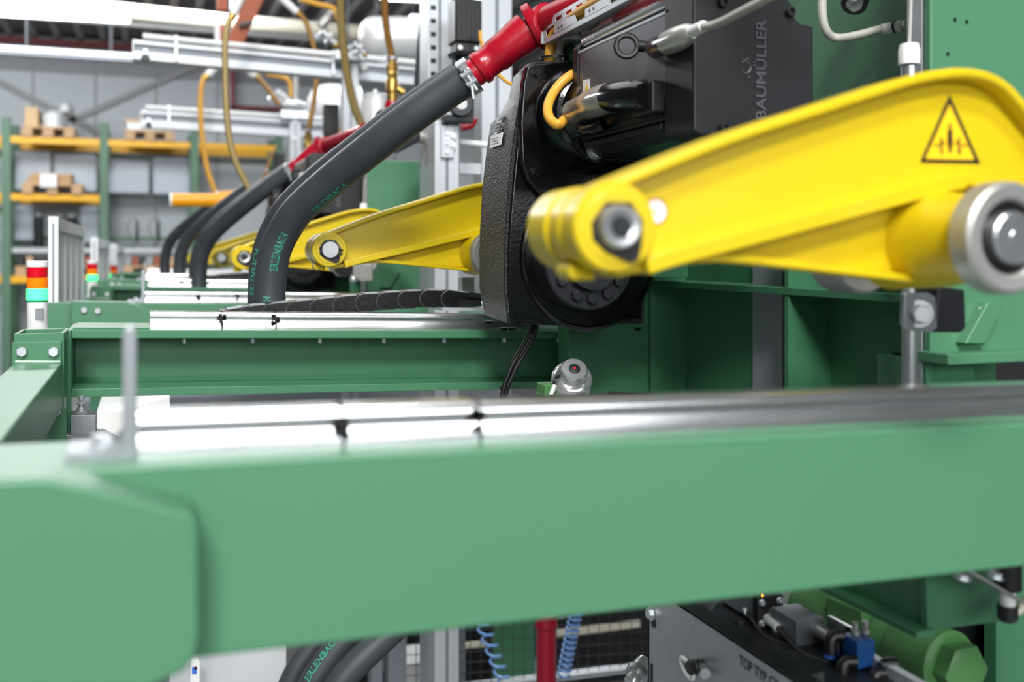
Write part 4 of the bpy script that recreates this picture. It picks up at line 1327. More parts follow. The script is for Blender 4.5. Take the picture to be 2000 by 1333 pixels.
# wrapped panels standing in the rack
for px0, px1, y0, y1, Y, lb in ((28, 100, 295, 372, 14.5, 'grey film-covered panel in the upper left bay'), (104, 190, 300, 374, 14.55, 'pale film-covered panel in the upper left bay'),
                               (212, 292, 310, 378, 14.5, 'bluish film-covered panel in the middle bay'), (298, 372, 306, 380, 14.55, 'light film-covered panel in the middle bay')):
    solo('wrapped_sheet', MB().box((xat(px0, Y), Y, at(px0, y1, Y).z), (xat(px1, Y), Y + 0.05, at(px0, y0, Y).z)), 'plastic_sheet', lb, 'panel', group='film-covered panels in the rack', bevel=0.03)
for px0, px1, y0, y1, Y, lb in ((27, 66, 400, 470, 14.5, 'dark grey film-covered panel in the lower left bay'), (155, 193, 402, 476, 14.5, 'pale blue film-covered panel beside the black drums')):
    solo('wrapped_sheet', MB().box((xat(px0, Y), Y, at(px0, y1, Y).z), (xat(px1, Y), Y + 0.05, at(px0, y0, Y).z)), 'plastic_sheet', lb, 'panel', group='film-covered panels in the rack', bevel=0.03)
for px, w_, y0, y1, lb in ((76, 17, 417, 482, 'tall black drum at left on the grey shelf'), (140, 20, 419, 482, 'black drum right of the guard frame on the grey shelf'), (117, 12, 420, 482, 'slim black drum behind the guard frame post')):
    Y = 14.2
    c = at(px, y1, Y)
    r = w_ / 2 * mpp(px, Y)
    T = Thing('black_drum', lb, 'drum', V(c.x, Y, zG + 0.03), 'black drums on the grey shelf')
    h = at(px, y0, Y).z - zG - 0.03
    T.part('body', MB().lathe(V(c.x, Y, zG + 0.03), (0, 0, 1), [(0, r * .96), (0.02, r), (h * .9, r), (h * .92, r * .8)], 24), 'black_plastic')
    T.part('lid', MB().lathe(V(c.x, Y, zG + 0.03 + h * .92), (0, 0, 1), [(0, r * .8), (h * .06, r * .8), (h * .08, r * .7)], 24), 'grey_plastic')
for px, lb in ((268, 'left black tool with looped cable on the grey shelf'), (310, 'right black tool with looped cable on the grey shelf')):
    Y = 14.1
    T = Thing('cable_tool', lb, 'tool', V(at(px, 482, Y).x, Y, zG + 0.03), 'black tools on the grey shelf')
    b = at(px, 474, Y)
    t = at(px, 431, Y)
    m = mpp(px, Y)
    T.part('handle', MB().lathe(b, (0, 0, 1), [(0, 2.2 * m), (0.05, 2.9 * m), (t.z - b.z - 0.02, 2.4 * m), (t.z - b.z, 1.8 * m)], 14), 'black_plastic')
    T.part('spike', MB().cyl(V(b.x, Y, zG + 0.03), b, 1.2 * m, 1.6 * m, 10), 'steel')
    T.part('cable', MB().tube(catmull([t, at(px - 7, 427, Y), at(px - 14, 430, Y), at(px - 19, 440, Y), at(px - 17, 456, Y), at(px - 9, 474, Y), at(px - 7, 484, Y)], 6), 0.9 * m, 6), 'wire_dark')
zP = zG - 0.03 - 0.30
for px0, px1, lb in ((30, 128, 'left low pallet below the grey shelf'), (135, 232, 'centre low pallet below the grey shelf'), (240, 345, 'right low pallet below the grey shelf')):
    pallet(lb, px0, px1, zP, RF + 0.02, 0.7)
    rack.part('pallet_support', MB().box((xat(px0, RF), RF + 0.05, zP - 0.045), (xat(px1, RF), RF + 0.09, zP - 0.003)), 'cabinet_grey')
k = 0
for px, c in ((40, 'black_plastic'), (58, 'carton'), (150, 'black_plastic'), (172, 'steel_orange'), (190, 'steel_dark'), (250, 'grey_plastic'), (264, 'steel_orange'), (278, 'black_plastic'), (292, 'grey_plastic'), (306, 'steel_orange'), (322, 'black_plastic'), (336, 'carton')):
    Y = RF + 0.1
    c0 = at(px, 505, Y)
    nm = {'black_plastic': 'black', 'carton': 'tan', 'steel_orange': 'orange', 'steel_dark': 'dark grey', 'grey_plastic': 'pale grey'}[c]
    T = Thing('parts_bin', '%s parts bin, %s from the left below the grey shelf' % (nm, ['first', 'second', 'third', 'fourth', 'fifth', 'sixth', 'seventh', 'eighth', 'ninth', 'tenth', 'eleventh', 'twelfth'][k]), 'bin', V(c0.x, Y + .15, zP + 0.131), 'parts bins below the grey shelf')
    w_ = 5.5 * mpp(px, Y)
    T.part('tub', MB().loft([[V(c0.x - w_ * f, Y, zz), V(c0.x + w_ * f, Y, zz), V(c0.x + w_ * f, Y + 0.3, zz), V(c0.x - w_ * f, Y + 0.3, zz)] for zz, f in ((zP + 0.132, 0.85), (zP + 0.24, 1.0))]), c)
    T.part('rim', MB().box((c0.x - w_ * 1.05, Y - 0.01, zP + 0.235), (c0.x + w_ * 1.05, Y + 0.31, zP + 0.25)), c)
    k += 1
solo('cardboard_box', MB().box((xat(50, 14.1), 14.1, zL[1]), (xat(78, 14.1), 14.5, at(60, 521, 14.1).z)), 'carton', 'small cardboard box on the lowest yellow beam', 'box', bevel=0.005)

# wall bracing, gate frame
br = Thing('wall_brace', 'crossed grey steel braces on the rear wall', 'brace', at(150, 260, WY - 0.05))
for a, b in (((-30, 146), (200, 262)), ((135, 236), (390, 126))):
    br.part('brace_bar', MB().bar(at(*a, WY - 0.06), at(*b, WY - 0.06), 0.02, 0.075), 'deck_rib')
gt = Thing('gate_surround', 'dark red gate frame on the wall behind the gantries', 'frame', at(455, 211, 14.9))
gt.part('jamb', MB().box((xat(452, 14.9), 14.9, at(455, 213, 14.9).z), (xat(457, 14.9), WY + 0.01, at(455, 120, 14.9).z)), 'red_dark')
gt.part('sill', MB().box((xat(452, 14.9), 14.9, at(455, 212, 14.9).z), (xat(560, 14.9), WY + 0.01, at(455, 205, 14.9).z)), 'purlin')

# ---------------- roof services
duct = Thing('air_duct', 'thick beige air duct under the roof', 'duct', at(470, 60, 10.5))
duct.part('pipe', MB().tube([at(233, 21, 10.5), at(470, 45, 10.5), at(760, 68, 10.5)], 0.078, 24), 'duct')
duct.part('foil_sleeve', MB().tube([at(-40, -8, 10.5), at(65, 3, 10.5), at(150, 9, 10.5), at(236, 18, 10.5)], 0.068, 20), 'zinc')
duct.part('hanger', MB().box((xat(450, 10.5), 10.48, at(450, 30, 10.5).z), (xat(453, 10.5), 10.52, CEZ + 0.05)), 'alu')
solo('conduit', MB().tube([at(-30, 26, 12.5), at(260, 48, 12.5), at(760, 88, 12.5)], 0.03, 10), 'deck_rib', 'thin grey conduit below the beige duct', 'pipe')
def lamp(label, p, q, w_, h, on=True):
    T = Thing('strip_light', label, 'ceiling light', (p + q) / 2, 'strip lights')
    T.part('diffuser', MB().bar(p, q, w_, h), 'lamp_glow' if on else 'alu', bevel=0.01)
    T.part('housing', MB().bar(p + V(0, 0, h * .62), q + V(0, 0, h * .62), w_ * 1.05, h * .3), 'alu')
    for f in (0.25, 0.8):
        c = p.lerp(q, f)
        T.part('hanger', MB().cyl(c + V(0, 0, h * .6), V(c.x, c.y, CEZ + 0.1), 0.008, None, 6), 'wire_dark')
    return T
lamp('long glowing strip light at the top left', at(-120, 12, 9.2), at(253, 33, 9.2), 0.14, 0.085)
lamp('short glowing lamp above the silver tank', at(800, 38, 9.5), at(826, 40, 9.5), 0.12, 0.06)
lamp('glowing strip at the top edge above the gantry', at(745, -6, 9.5), at(830, -2, 9.5), 0.1, 0.04)
ltr = Thing('light_track', 'grey suspended light track left of the upper gantry', 'light track', at(130, 105, 11.0))
ltr.part('track', MB().bar(at(-40, 92, 11.0), at(420, 121, 11.0), 0.09, 0.05), 'alu', bevel=0.006)
ltr.part('underside', MB().bar(at(-40, 100, 11.0), at(420, 128, 11.0), 0.07, 0.03), 'alu_groove')
for px, y in ((52, 96), (217, 106)):
    c = at(px, y, 11.0)
    ltr.part('hanger', MB().cyl(c, V(c.x, c.y, CEZ + 0.02), 0.014, None, 8), 'wire_dark')
og = Thing('orange_beam', 'slanting orange-brown steel beam near the roof', 'beam', at(455, 85, 8.0))
og.part('beam', MB().bar(at(446, 110, 8.0), at(515, -40, 8.0), 0.12, 0.12, (1, 0, 0)), 'steel_orange', bevel=0.004)
og.part('clamp', MB().bar(at(466, 52, 7.95), at(492, 46, 7.95), 0.16, 0.02), 'deck')
og2 = Thing('orange_column', 'short orange column with white edge behind the gantry', 'column', at(432, 85, 8.2))
og2.part('shaft', MB().box((xat(427, 8.2), 8.2, at(430, 120, 8.2).z), (xat(444, 8.2), 8.3, at(430, 47, 8.2).z)), 'steel_orange')
og2.part('shaft', MB().box((xat(425, 8.2), 8.2, at(430, 18, 8.2).z), (xat(444, 8.2), 8.3, CEZ + 0.3)), 'steel_orange')
og2.part('white_edge', MB().box((xat(420, 8.15), 8.15, at(430, 120, 8.15).z), (xat(430, 8.15), 8.19, at(430, 46, 8.15).z)), 'white_paint', bevel=0.005)

# ---------------- aluminium gantries
def gantry(label, p, q, tp, tq, Y, h, tube_r, clamps, knob):
    P, Q = at(*p, Y), at(*q, Y)
    T = Thing('gantry_beam', label, 'gantry beam', P, 'aluminium gantry beams')
    bd = 0.09
    d = (Q - P)
    def band(a, b, f, n, m, o=0):
        pr = [(f, a * h), (f, b * h), (bd, b * h), (bd, a * h)]
        T.part(n, MB().sweep(pr, P + d.normalized() * o, Q), m, bevel=0.002)
    band(-0.5, -0.06, 0, 'lower_profile', 'alu')
    band(-0.08, 0.30, 0.012, 'slot_band', 'alu_groove', 0.004)
    band(0.28, 0.5, -0.004, 'upper_profile', 'alu')
    T.part('end_cap', MB().obox(P + V(-0.004, bd / 2, 0), V(0.004, 0, 0), V(0, bd / 2 + .004, 0), V(0, 0, h / 2)), 'white_plastic')
    T.part('top_tube', MB().tube([at(*tp, Y - 0.01), at(*tq, Y - 0.01)], tube_r, 16), 'white_paint')
    for px in clamps:
        k = (px - tp[0]) / (tq[0] - tp[0])
        c = at(px, tp[1] + k * (tq[1] - tp[1]), Y - 0.01)
        T.part('tube_clamp', MB().ring(c - V(0.008, 0, 0), V(1, 0, 0), 0.016, tube_r * 1.45, tube_r, 16), 'zinc')
        T.part('clamp_foot', MB().box((c.x - 0.006, c.y - 0.02, c.z - h * 1.1), (c.x + 0.006, c.y - 0.016, c.z)), 'zinc')
    kc = at(*knob, Y - 0.03)
    T.part('stop_roller', MB().lathe(kc, (0, 1, 0), [(0, 0.006), (0, 0.016), (0.004, 0.02), (0.02, 0.02)], 20), 'black_plastic')
    T.part('roller_bracket', MB().box((kc.x - 0.008, kc.y + 0.005, kc.z), (kc.x + 0.008, kc.y + 0.02, kc.z + 0.045)), 'zinc')
    return T
gantry('upper aluminium gantry beam with white tube, top left', (262, 96), (850, 152), (279, 71), (850, 126), 5.3, 38 * mpp(262, 5.3), 0.016, (344, 650), (284, 113))
gantry('lower aluminium gantry beam in front of the pallets', (277, 231), (650, 256), (284, 210), (650, 234), 7.8, 34 * mpp(277, 7.8), 0.018, (330, 570), (290, 243))

def column(name, label, px0, px1, y0, y1, Y, depth=0.08, foot=True, group='aluminium columns'):
    x0, x1 = xat(px0, Y), xat(px1, Y)
    T = Thing(name, label, 'column', V((x0 + x1) / 2, Y, 0), group)
    zt, zb = at(px0, y0, Y).z, (0.0 if foot else at(px0, y1, Y).z)
    b = T.part('profile', MB().box((x0, Y, zb), (x1, Y + depth, zt)), 'alu', bevel=0.003)
    w_ = x1 - x0
    T.part('slot', MB().box((x0 + w_ * .44, Y - 0.001, zb), (x0 + w_ * .56, Y + 0.001, zt)), 'alu_groove', b)
    return T, x0, x1, zb, zt
c1, *_ = column('alu_column', 'white aluminium column under the upper gantry', 670, 701, 96, 560, 5.25)
c1.part('clamp', MB().box((xat(655, 5.2), 5.18, at(680, 118, 5.2).z), (xat(712, 5.2), 5.24, at(680, 100, 5.2).z)), 'zinc', bevel=0.004)
c1.part('knob', MB().ball(at(712, 132, 5.2), 0.02, 12, 8), 'white_plastic')
c2, *_ = column('alu_column', 'white aluminium column under the lower gantry', 566, 588, 215, 560, 7.75)
c2.part('clamp', MB().box((xat(548, 7.7), 7.68, at(575, 232, 7.7).z), (xat(602, 7.7), 7.74, at(575, 216, 7.7).z)), 'zinc', bevel=0.004)
bolts(c2, [at(576, 237, 7.74), at(574, 270, 7.74)], (0, -1, 0), 0.012)
c2.part('coupling', MB().ball(at(575, 205, 7.7), 0.07, 14, 8, (1.3, .8, .5)), 'tank')
c3, x0, x1, zb, zt = column('alu_column', 'grey aluminium column with punched slots right of the tank', 834, 884, -80, 520, 3.3, 0.10)
hol = MB()
for k in range(24):
    z = zt - 0.02 - k * 0.045
    hol.box((xat(841, 3.3), 3.297, z - 0.014), (xat(851, 3.3), 3.2995, z))
c3.part('punched_slot', hol, 'ink')
c3.part('edge_lip', MB().box((xat(834, 3.3), 3.285, zb), (xat(838.5, 3.3), 3.30, zt)), 'alu')
column('alu_column', 'bright aluminium column left of the black gear unit', 941, 1000, -80, 760, 3.6, 0.10, foot=False)
c5, x0, x1, zb, zt = column('alu_column', 'silver column with bolted plate below the thick hose', 849, 897, 235, 562, 3.05, 0.08)
c5.part('bolted_plate', MB().box((xat(868, 3.0), 3.035, at(870, 308, 3.03).z), (xat(893, 3.0), 3.05, at(870, 245, 3.03).z)), 'alu', bevel=0.002)
bolts(c5, [at(874, y, 3.035) for y in (262, 272, 280, 298)], (0, -1, 0), 0.007)
bolts(c5, [at(884, y, 3.035) for y in (266, 284)], (0, -1, 0), 0.009)
solo('cross_rod', MB().tube([at(897, 277, 3.1), at(950, 283, 3.1)], 0.010, 12), 'white_paint', 'short white rod right of the silver column', 'rod')
solo('clutter_plate', MB().box((xat(897, 3.3), 3.3, at(900, 340, 3.3).z), (xat(940, 3.3), 3.33, at(900, 318, 3.3).z)), 'alu', 'flat aluminium cross plate behind the silver column', 'plate', bevel=0.002)

# ---------------- linear actuator motors
def actuator(label, px, y0, y1, w_, Y, pulley=None):
    m = mpp(px, Y)
    T = Thing('lift_motor', label, 'motor', at(px, y1, Y), 'black lift motors')
    c = at(px, y0, Y)
    r = w_ / 2 * m
    zt, zb = c.z, at(px, y1, Y).z
    H = zt - zb
    b = T.part('housing', MB().box((c.x - r, Y - r, zb + H * 0.36), (c.x + r, Y + r, zt)), 'black_plastic', bevel=r * .15)
    for k in range(6):
        xx = c.x - r * .85 + r * 1.7 * k / 5
        T.part('cooling_fin', MB().box((xx - r * .06, Y - r * 1.08, zb + H * .42), (xx + r * .06, Y - r, zt - H * .05)), 'black_motor', b)
    T.part('adaptor', MB().box((c.x - r * .85, Y - r * .85, zb + H * .22), (c.x + r * .85, Y + r * .85, zb + H * .36)), 'black_motor', bevel=r * .1)
    T.part('flange', MB().lathe(V(c.x, Y, zb + H * .17), (0, 0, 1), [(0, r * 1.2), (H * .04, r * 1.25), (H * .05, r * 1.1)], 24), 'black_plastic')
    T.part('neck', MB().lathe(V(c.x, Y, zb), (0, 0, 1), [(0, r * .75), (H * .17, r * .75)], 20), 'black_motor')
    bolts(T, [V(c.x - r * .6, Y - r * .86, zb + H * .28), V(c.x + r * .6, Y - r * .86, zb + H * .28)], (0, -1, 0), r * .13)
    return T
actuator('black finned lift motor on the punched column', 908, 4, 135, 55, 3.1)
actuator('black lift motor right of the brown hoses', 646, 205, 300, 28, 5.6)
actuator('small dark lift motor above the far red pipe', 545, 300, 348, 20, 7.2)
pw = Thing('pulley', 'black and grey pulley wheel below the red pipe', 'pulley', at(903, 228, 3.0))
pc = at(901, 203, 2.98)
pm = mpp(901, 2.98)
pw.part('rim', MB().lathe(pc, (0.12, 1, 0), [(0, 17 * pm), (0, 22 * pm), (0.004, 24 * pm), (0.03, 24 * pm), (0.034, 22 * pm)], 36), 'steel_dark')
pw.part('hub', MB().lathe(pc - V(0, 0.004, 0), (0.12, 1, 0), [(0, 5 * pm), (0, 11 * pm), (0.006, 12 * pm), (0.02, 12 * pm)], 24), 'steel_worn')
pw.part('bearing_block', MB().box((pc.x - 30 * pm, pc.y + 0.02, pc.z - 34 * pm), (pc.x + 30 * pm, pc.y + 0.06, pc.z - 20 * pm)), 'black_plastic', bevel=0.003)
pw.part('backing', MB().box((pc.x - 6 * pm, pc.y + 0.03, pc.z - 34 * pm), (pc.x + 32 * pm, pc.y + 0.06, pc.z + 40 * pm)), 'black_plastic', bevel=0.003)
solo('red_valve', MB().tube([at(900, 250, 3.2), at(920, 245, 3.2), at(926, 232, 3.2)], 0.014, 14), 'red', 'small red valve handle beside the pulley', 'valve')
solo('red_elbow', MB().tube(catmull([at(838, 236, 3.4), at(848, 250, 3.4), at(846, 280, 3.4)], 5), 0.016, 14), 'red', 'dark red pipe bend left of the silver column', 'pipe')
solo('steel_elbow', MB().tube(catmull([at(812, 268, 3.3), at(832, 270, 3.3), at(842, 284, 3.3), at(843, 320, 3.3)], 5), 0.021, 16), 'steel_worn', 'pale steel pipe elbow above the middle green column', 'pipe')
solo('black_stub_hose', MB().tube([at(772, 287, 3.2), at(812, 266, 3.3)], 0.022, 16), 'hose', 'short black hose stub below the thick hose', 'hose')

# ---------------- tanks and pumps
def tank(label, pxa, pxb, yc, r_px, Y):
    m = mpp((pxa + pxb) / 2, Y)
    a, b = at(pxa, yc, Y), at(pxb, yc, Y)
    r = r_px * m
    d = (b - a).normalized()
    L = (b - a).length
    T = Thing('pressure_tank', label, 'tank', a - V(0, 0, r), 'white pressure tanks')
    T.part('shell', MB().lathe(a, d, [(0, 0.002), (r * .08, r * .45), (r * .25, r * .75), (r * .5, r * .93), (r * .8, r), (L, r)], 40), 'tank')
    for f in (0.8, L / r * 0.8):
        c = a + d * r * f
        T.part('hanger', MB().cyl(c + V(0, 0, r * .98), V(c.x, c.y, CEZ + 0.06), 0.010, None, 8), 'wire_dark')
    T.part('saddle', MB().box((a.x + r * 1.0, Y - r * .6, a.z - r * 1.4), (a.x + r * 1.3, Y + r * .6, a.z - r * .8)), 'alu')
    return T
tank('white pressure tank near the top beside the slotted column', 700, 900, 76, 42, 6.6)
tank('far white pressure tank half hidden behind the lift motor', 597, 700, 215, 50, 9.0)
pu = Thing('grey_pump', 'silver-white pump body left of the thick hose', 'pump', at(735, 260, 4.6))
m = mpp(735, 4.6)
pu.part('body', MB().lathe(at(735, 262, 4.6), (0, 0, 1), [(0, 30 * m), (60 * m, 29 * m), (70 * m, 26 * m), (74 * m, 27 * m), (78 * m, 20 * m), (80 * m, 6 * m)], 32), 'tank')
pu.part('port', MB().cyl(at(745, 226, 4.5), at(747, 228, 4.3), 13 * m, 12 * m, 18), 'steel_dark')
pu.part('vent', MB().cyl(at(733, 185, 4.6), at(733, 175, 4.6), 4 * m, None, 10), 'white_plastic')

# ---------------- small pipework of the far machines
def hose_(name, label, cat, pts, Y, rpx, mt, corr=False, sleeve=None, dz=0):
    P = [at(p[0], p[1], p[2] if len(p) > 2 else Y) for p in pts]
    m = mpp(pts[0][0], Y)
    T = Thing(name, label, cat, P[-1], 'brown steam hoses')
    path = catmull(P, 40 if corr else 8)
    r = rpx * m
    if corr:
        # even steps with alternating radius
        S = [path[0]]
        step = r * 0.32
        for p in path[1:]:
            while (p - S[-1]).length > step:
                S.append(S[-1] + (p - S[-1]).normalized() * step)
        T.part('corrugated_tube', MB().tube(S, [r * (1.14 if i % 2 else 0.84) for i in range(len(S))], 14), mt)
    else:
        T.part('tube', MB().tube(path, r, 12), mt)
    if sleeve:
        a, b = at(*sleeve[0], Y), at(*sleeve[1], Y)
        T.part('sleeve', MB().cyl(a, b, r * 1.5, r * 1.35, 14), 'white_plastic')
        T.part('crimp', MB().cyl(b, b + (b - a).normalized() * r * 1.6, r * 1.2, None, 12), 'brass')
    return T
hose_('steam_hose', 'olive hose hanging left of the slanting orange beam', 'hose', [(475, -20), (448, 40), (440, 80), (440, 140), (442, 210), (449, 275), (464, 325), (490, 375)], 4.9, 6.2, 'hose_olive', sleeve=((482, -30), (455, 28)))
hose_('steam_hose', 'amber hose with white end left of the olive hose', 'hose', [(414, 138), (397, 156), (392, 185), (392, 230), (396, 275), (406, 335), (425, 385), (448, 412)], 7.4, 5.2, 'cable_yellow', sleeve=((421, 131), (406, 147)))
hose_('steam_hose', 'large corrugated khaki hose crossing the gantry', 'hose', [(664, -20), (667, 50), (672, 105), (680, 155), (692, 208), (714, 262)], 4.4, 8.5, 'hose_olive', corr=True)
hose_('steam_hose', 'brown hose running into the brass valve', 'hose', [(751, -20), (752, 25), (757, 70), (766, 114)], 4.0, 7.0, 'hose_brown', corr=True)
hose_('steam_hose', 'brown hose with white sleeve behind the upper gantry', 'hose', [(582, 22), (598, 45), (608, 75), (617, 110), (619, 150), (613, 200), (603, 252)], 6.0, 5.2, 'hose_brown', sleeve=((545, -8), (580, 24)))
hose_('steam_hose', 'amber pipe bend at the top above the gantry', 'hose', [(585, -2), (620, 8), (645, 14), (657, 22), (661, 40)], 6.2, 5.5, 'cable_yellow')
hose_('steam_hose', 'brown hose with white sleeve below the upper gantry', 'hose', [(498, 147), (516, 165), (531, 186), (545, 205)], 7.6, 5.0, 'hose_brown', sleeve=((486, 139), (499, 148)))
hose_('steam_hose', 'amber pipe bend below the upper gantry', 'hose', [(520, 145), (545, 149), (560, 154), (567, 165), (568, 190)], 7.9, 4.0, 'cable_yellow')
hose_('steam_hose', 'thin brown hose above the small dark lift motor', 'hose', [(541, 285), (530, 305), (522, 330), (512, 352)], 7.0, 2.6, 'hose_brown')
hose_('steam_hose', 'orange cable stub below the black lift motor', 'hose', [(664, 250), (667, 265), (670, 280)], 5.5, 3.0, 'cable_yellow')
hose_('steam_hose', 'thick grey-black hose left of the punched column', 'hose', [(838, 20), (828, 60), (822, 120), (818, 190)], 3.7, 11.0, 'hose')
hose_('steam_hose', 'amber cable bend left of the gear unit top', 'hose', [(966, 136), (976, 148), (990, 160), (1006, 168)], 2.3, 3.4, 'cable_yellow')
hose_('steam_hose', 'short amber cable beside the punched column motor', 'hose', [(938, 60), (939, 78), (944, 92)], 3.0, 3.6, 'cable_yellow')
solo('steel_pipe', MB().tube([at(652, 24, 6.3), at(626, 52, 6.3)], 0.028, 12), 'steel_worn', 'slanting steel pipe above the upper gantry', 'pipe')
solo('steel_pipe', MB().tube([at(577, 148, 7.9), at(577, 200, 7.9)], 0.026, 12), 'steel_worn', 'upright steel pipe above the lower gantry column', 'pipe')
def fitting(label, px, py, Y, k):
    m = mpp(px, Y) * k
    T = Thing('valve_cluster', label, 'valve', at(px, py + 18 * k, Y), 'silver valve clusters')
    c = at(px, py, Y)
    T.part('body', MB().lathe(c + V(-12 * m, 0, 14 * m), (0.75, 0, -0.66), [(0, 5 * m), (2 * m, 9 * m), (20 * m, 9 * m), (22 * m, 7 * m), (36 * m, 7 * m)], 16), 'zinc')
    T.part('handwheel', MB().lathe(c + V(-22 * m, -4 * m, -4 * m), (-0.6, -0.5, 0.2), [(0, 9 * m), (4 * m, 9 * m), (5 * m, 4 * m)], 14), 'zinc')
    T.part('union', MB().ball(c + V(16 * m, 0, -14 * m), 7 * m, 12, 8), 'brass')
    T.part('bonnet', MB().cyl(c, c + V(-4 * m, -12 * m, -14 * m), 5 * m, 4 * m, 12), 'steel')
    T.part('cap', MB().ball(c + V(4 * m, -9 * m, 4 * m), 5 * m, 12, 8), 'white_plastic')
fitting('silver valve cluster above the upper gantry beam', 640, 74, 6.2, 1.0)
fitting('silver valve cluster between the two gantry beams', 550, 190, 7.8, 0.85)
fitting('silver coupling beside the white column clamp', 700, 95, 5.1, 0.8)
def brass_valve(label, px, y0, y1, Y, w_, redbase=True):
    m = mpp(px, Y)
    T = Thing('brass_valve', label, 'valve', at(px, y1, Y), 'brass valves on the pipes')
    t, b = at(px, y0, Y), at(px, y1, Y)
    H = t.z - b.z
    r = w_ / 2 * m
    T.part('collar', MB().lathe(t, (0, 0, 1), [(-H * .02, r * .9), (H * .05, r * .95), (H * .07, r * .6)], 16), 'zinc')
    T.part('hex', MB().lathe(t, (0, 0, -1), [(0, r * .7), (H * .12, r * .7), (H * .14, r), (H * .24, r), (H * .26, r * .85), (H * .36, r * .95), (H * .44, r * .75)], 8), 'brass', ang=20)
    T.part('body', MB().lathe(t, (0, 0, -1), [(H * .42, r * .75), (H * .5, r * 1.05), (H * .75, r * 1.1), (H * .78, r * .9), (H, r * .9)], 18), 'brass')
    T.part('side_port', MB().cyl(t + V(0, 0, -H * .6), t + V(r * 1.8, -r * .6, -H * .78), r * .6, r * .55, 12), 'brass')
    if redbase:
        T.part('red_base', MB().lathe(b, (0, 0, -1), [(-H * .02, r * 1.1), (H * .08, r * 1.25), (H * .18, r * 1.1), (H * .3, r * 1.5)], 18), 'red')
brass_valve('brass valve with red base above the thick hose', 766, 116, 200, 4.0, 24)
brass_valve('smaller brass valve left of the black lift motor', 602, 257, 300, 5.9, 16, False)
brass_valve('smallest brass valve above the second red pipe', 522, 335, 372, 6.9, 11, False)
# orange tubes
for lb, a, b, Y, r in (('orange guard tube with white end cap in front of the rack', (336, 391), (486, 391), 6.2, 13), ('second orange tube above the capped one', (425, 383), (492, 378), 6.4, 9)):
    T = Thing('orange_tube', lb, 'tube', at(*a, Y), 'orange guard tubes')
    m = mpp(a[0], Y)
    T.part('tube', MB().cyl(at(*a, Y), at(*b, Y), r * m, None, 24), 'orange_tube')
    T.part('end_cap', MB().lathe(at(*a, Y), (-1, 0, 0), [(0, r * m * 1.03), (0.012, r * m * 1.03), (0.014, r * m * .9)], 24), 'white_plastic')
# odd machine parts visible between the arm and the hose
mx = Thing('roller_bracket', 'pale cast roller bracket below the sharp yellow arm', 'bracket', at(700, 560, 3.1))
mx.part('arm', MB().prism([at(x, y, 3.1) for x, y in [(640, 522), (665, 516), (700, 512), (728, 515), (730, 550), (706, 552), (690, 540), (660, 536)]], (0, 0.05, 0)), 'steel_worn', bevel=0.006)
mx.part('roller', MB().lathe(at(672, 524, 3.08), (0, 1, 0), [(0, 0.012), (0, 0.028), (0.05, 0.028)], 24), 'black_plastic')
mx.part('nut', MB().ball(at(690, 546, 3.06), 0.012, 10, 6), 'zinc')
solo('limit_switch', MB().box((xat(903, 2.45), 2.45, at(910, 571, 2.45).z), (xat(927, 2.45), 2.49, at(910, 542, 2.45).z)), 'steel_brushed', 'small grey metal box below the sharp arm roller', 'sensor', bevel=0.002)
# ================================================================== below and behind the foreground beam
# push-button sensor head
sb = at(1122, 721, 1.62)
sax = V(-0.16, -0.70, 0.62).normalized()
sen = Thing('button_sensor', 'round chrome sensor head with black button and red dot', 'sensor', at(1122, 775, 1.66))
K = 1.30
sen.part('barrel', MB().lathe(sb, -sax, [(h * K, r * K) for h, r in [(0.000, 0.008), (0.0, 0.0165), (0.003, 0.0185), (0.016, 0.0185), (0.018, 0.025), (0.022, 0.028), (0.10, 0.028)]], 40), 'chrome')
sen.part('ring_plate', MB().lathe(sb + sax * 0.0005, -sax, [(0, 0.0082 * K), (0, 0.0165 * K), (0.001, 0.0165 * K)], 40), 'steel')
bt = sen.part('button', MB().lathe(sb + sax * 0.0022, -sax, [(0, 0.004 * K), (0.0005, 0.0072 * K), (0.003, 0.0088 * K), (0.006, 0.009 * K)], 28), 'black_plastic')
sen.part('red_dot', MB().lathe(sb + sax * 0.0036, -sax, [(0, 0.0016), (0.001, 0.0018)], 12), 'led_red', bt)
sen.part('ear', MB().cyl(sb - sax * 0.01 + V(-0.018, 0, 0.006), sb - sax * 0.04 + V(-0.028, 0, 0.0), 0.010, None, 14), 'steel')
sen.part('mount', MB().obox(at(1068, 762, 1.66), V(0.012, 0, 0), V(0, 0.02, 0), V(0, 0, 0.012)), 'green_hyd', bevel=0.003)
sen.part('mount', MB().obox(at(1071, 778, 1.66), V(0.016, 0, 0), V(0, 0.022, 0), V(0, 0, 0.01)), 'green_hyd', bevel=0.003)
sen.part('stem', MB().tube(catmull([sb - sax * 0.11, sb - sax * 0.13 + V(0.02, 0.03, -0.02), V(0.93, 1.80, CAMZ - 0.30), V(0.93, 1.954, CAMZ - 0.31)], 5), 0.014, 12), 'steel_dark')
solo('cable_tie', MB().tube([at(1084, 752, 1.6), at(1076, 772, 1.6)], 0.004, 6), 'white_plastic', 'white cable tie left of the chrome sensor head', 'cable tie')
solo('thin_wire', MB().tube(catmull([at(1092, 735, 1.63), at(1084, 742, 1.62), at(1082, 756, 1.62), at(1080, 780, 1.62)], 5), 0.003, 8), 'black_plastic', 'thin black wire beside the chrome sensor head', 'cable')
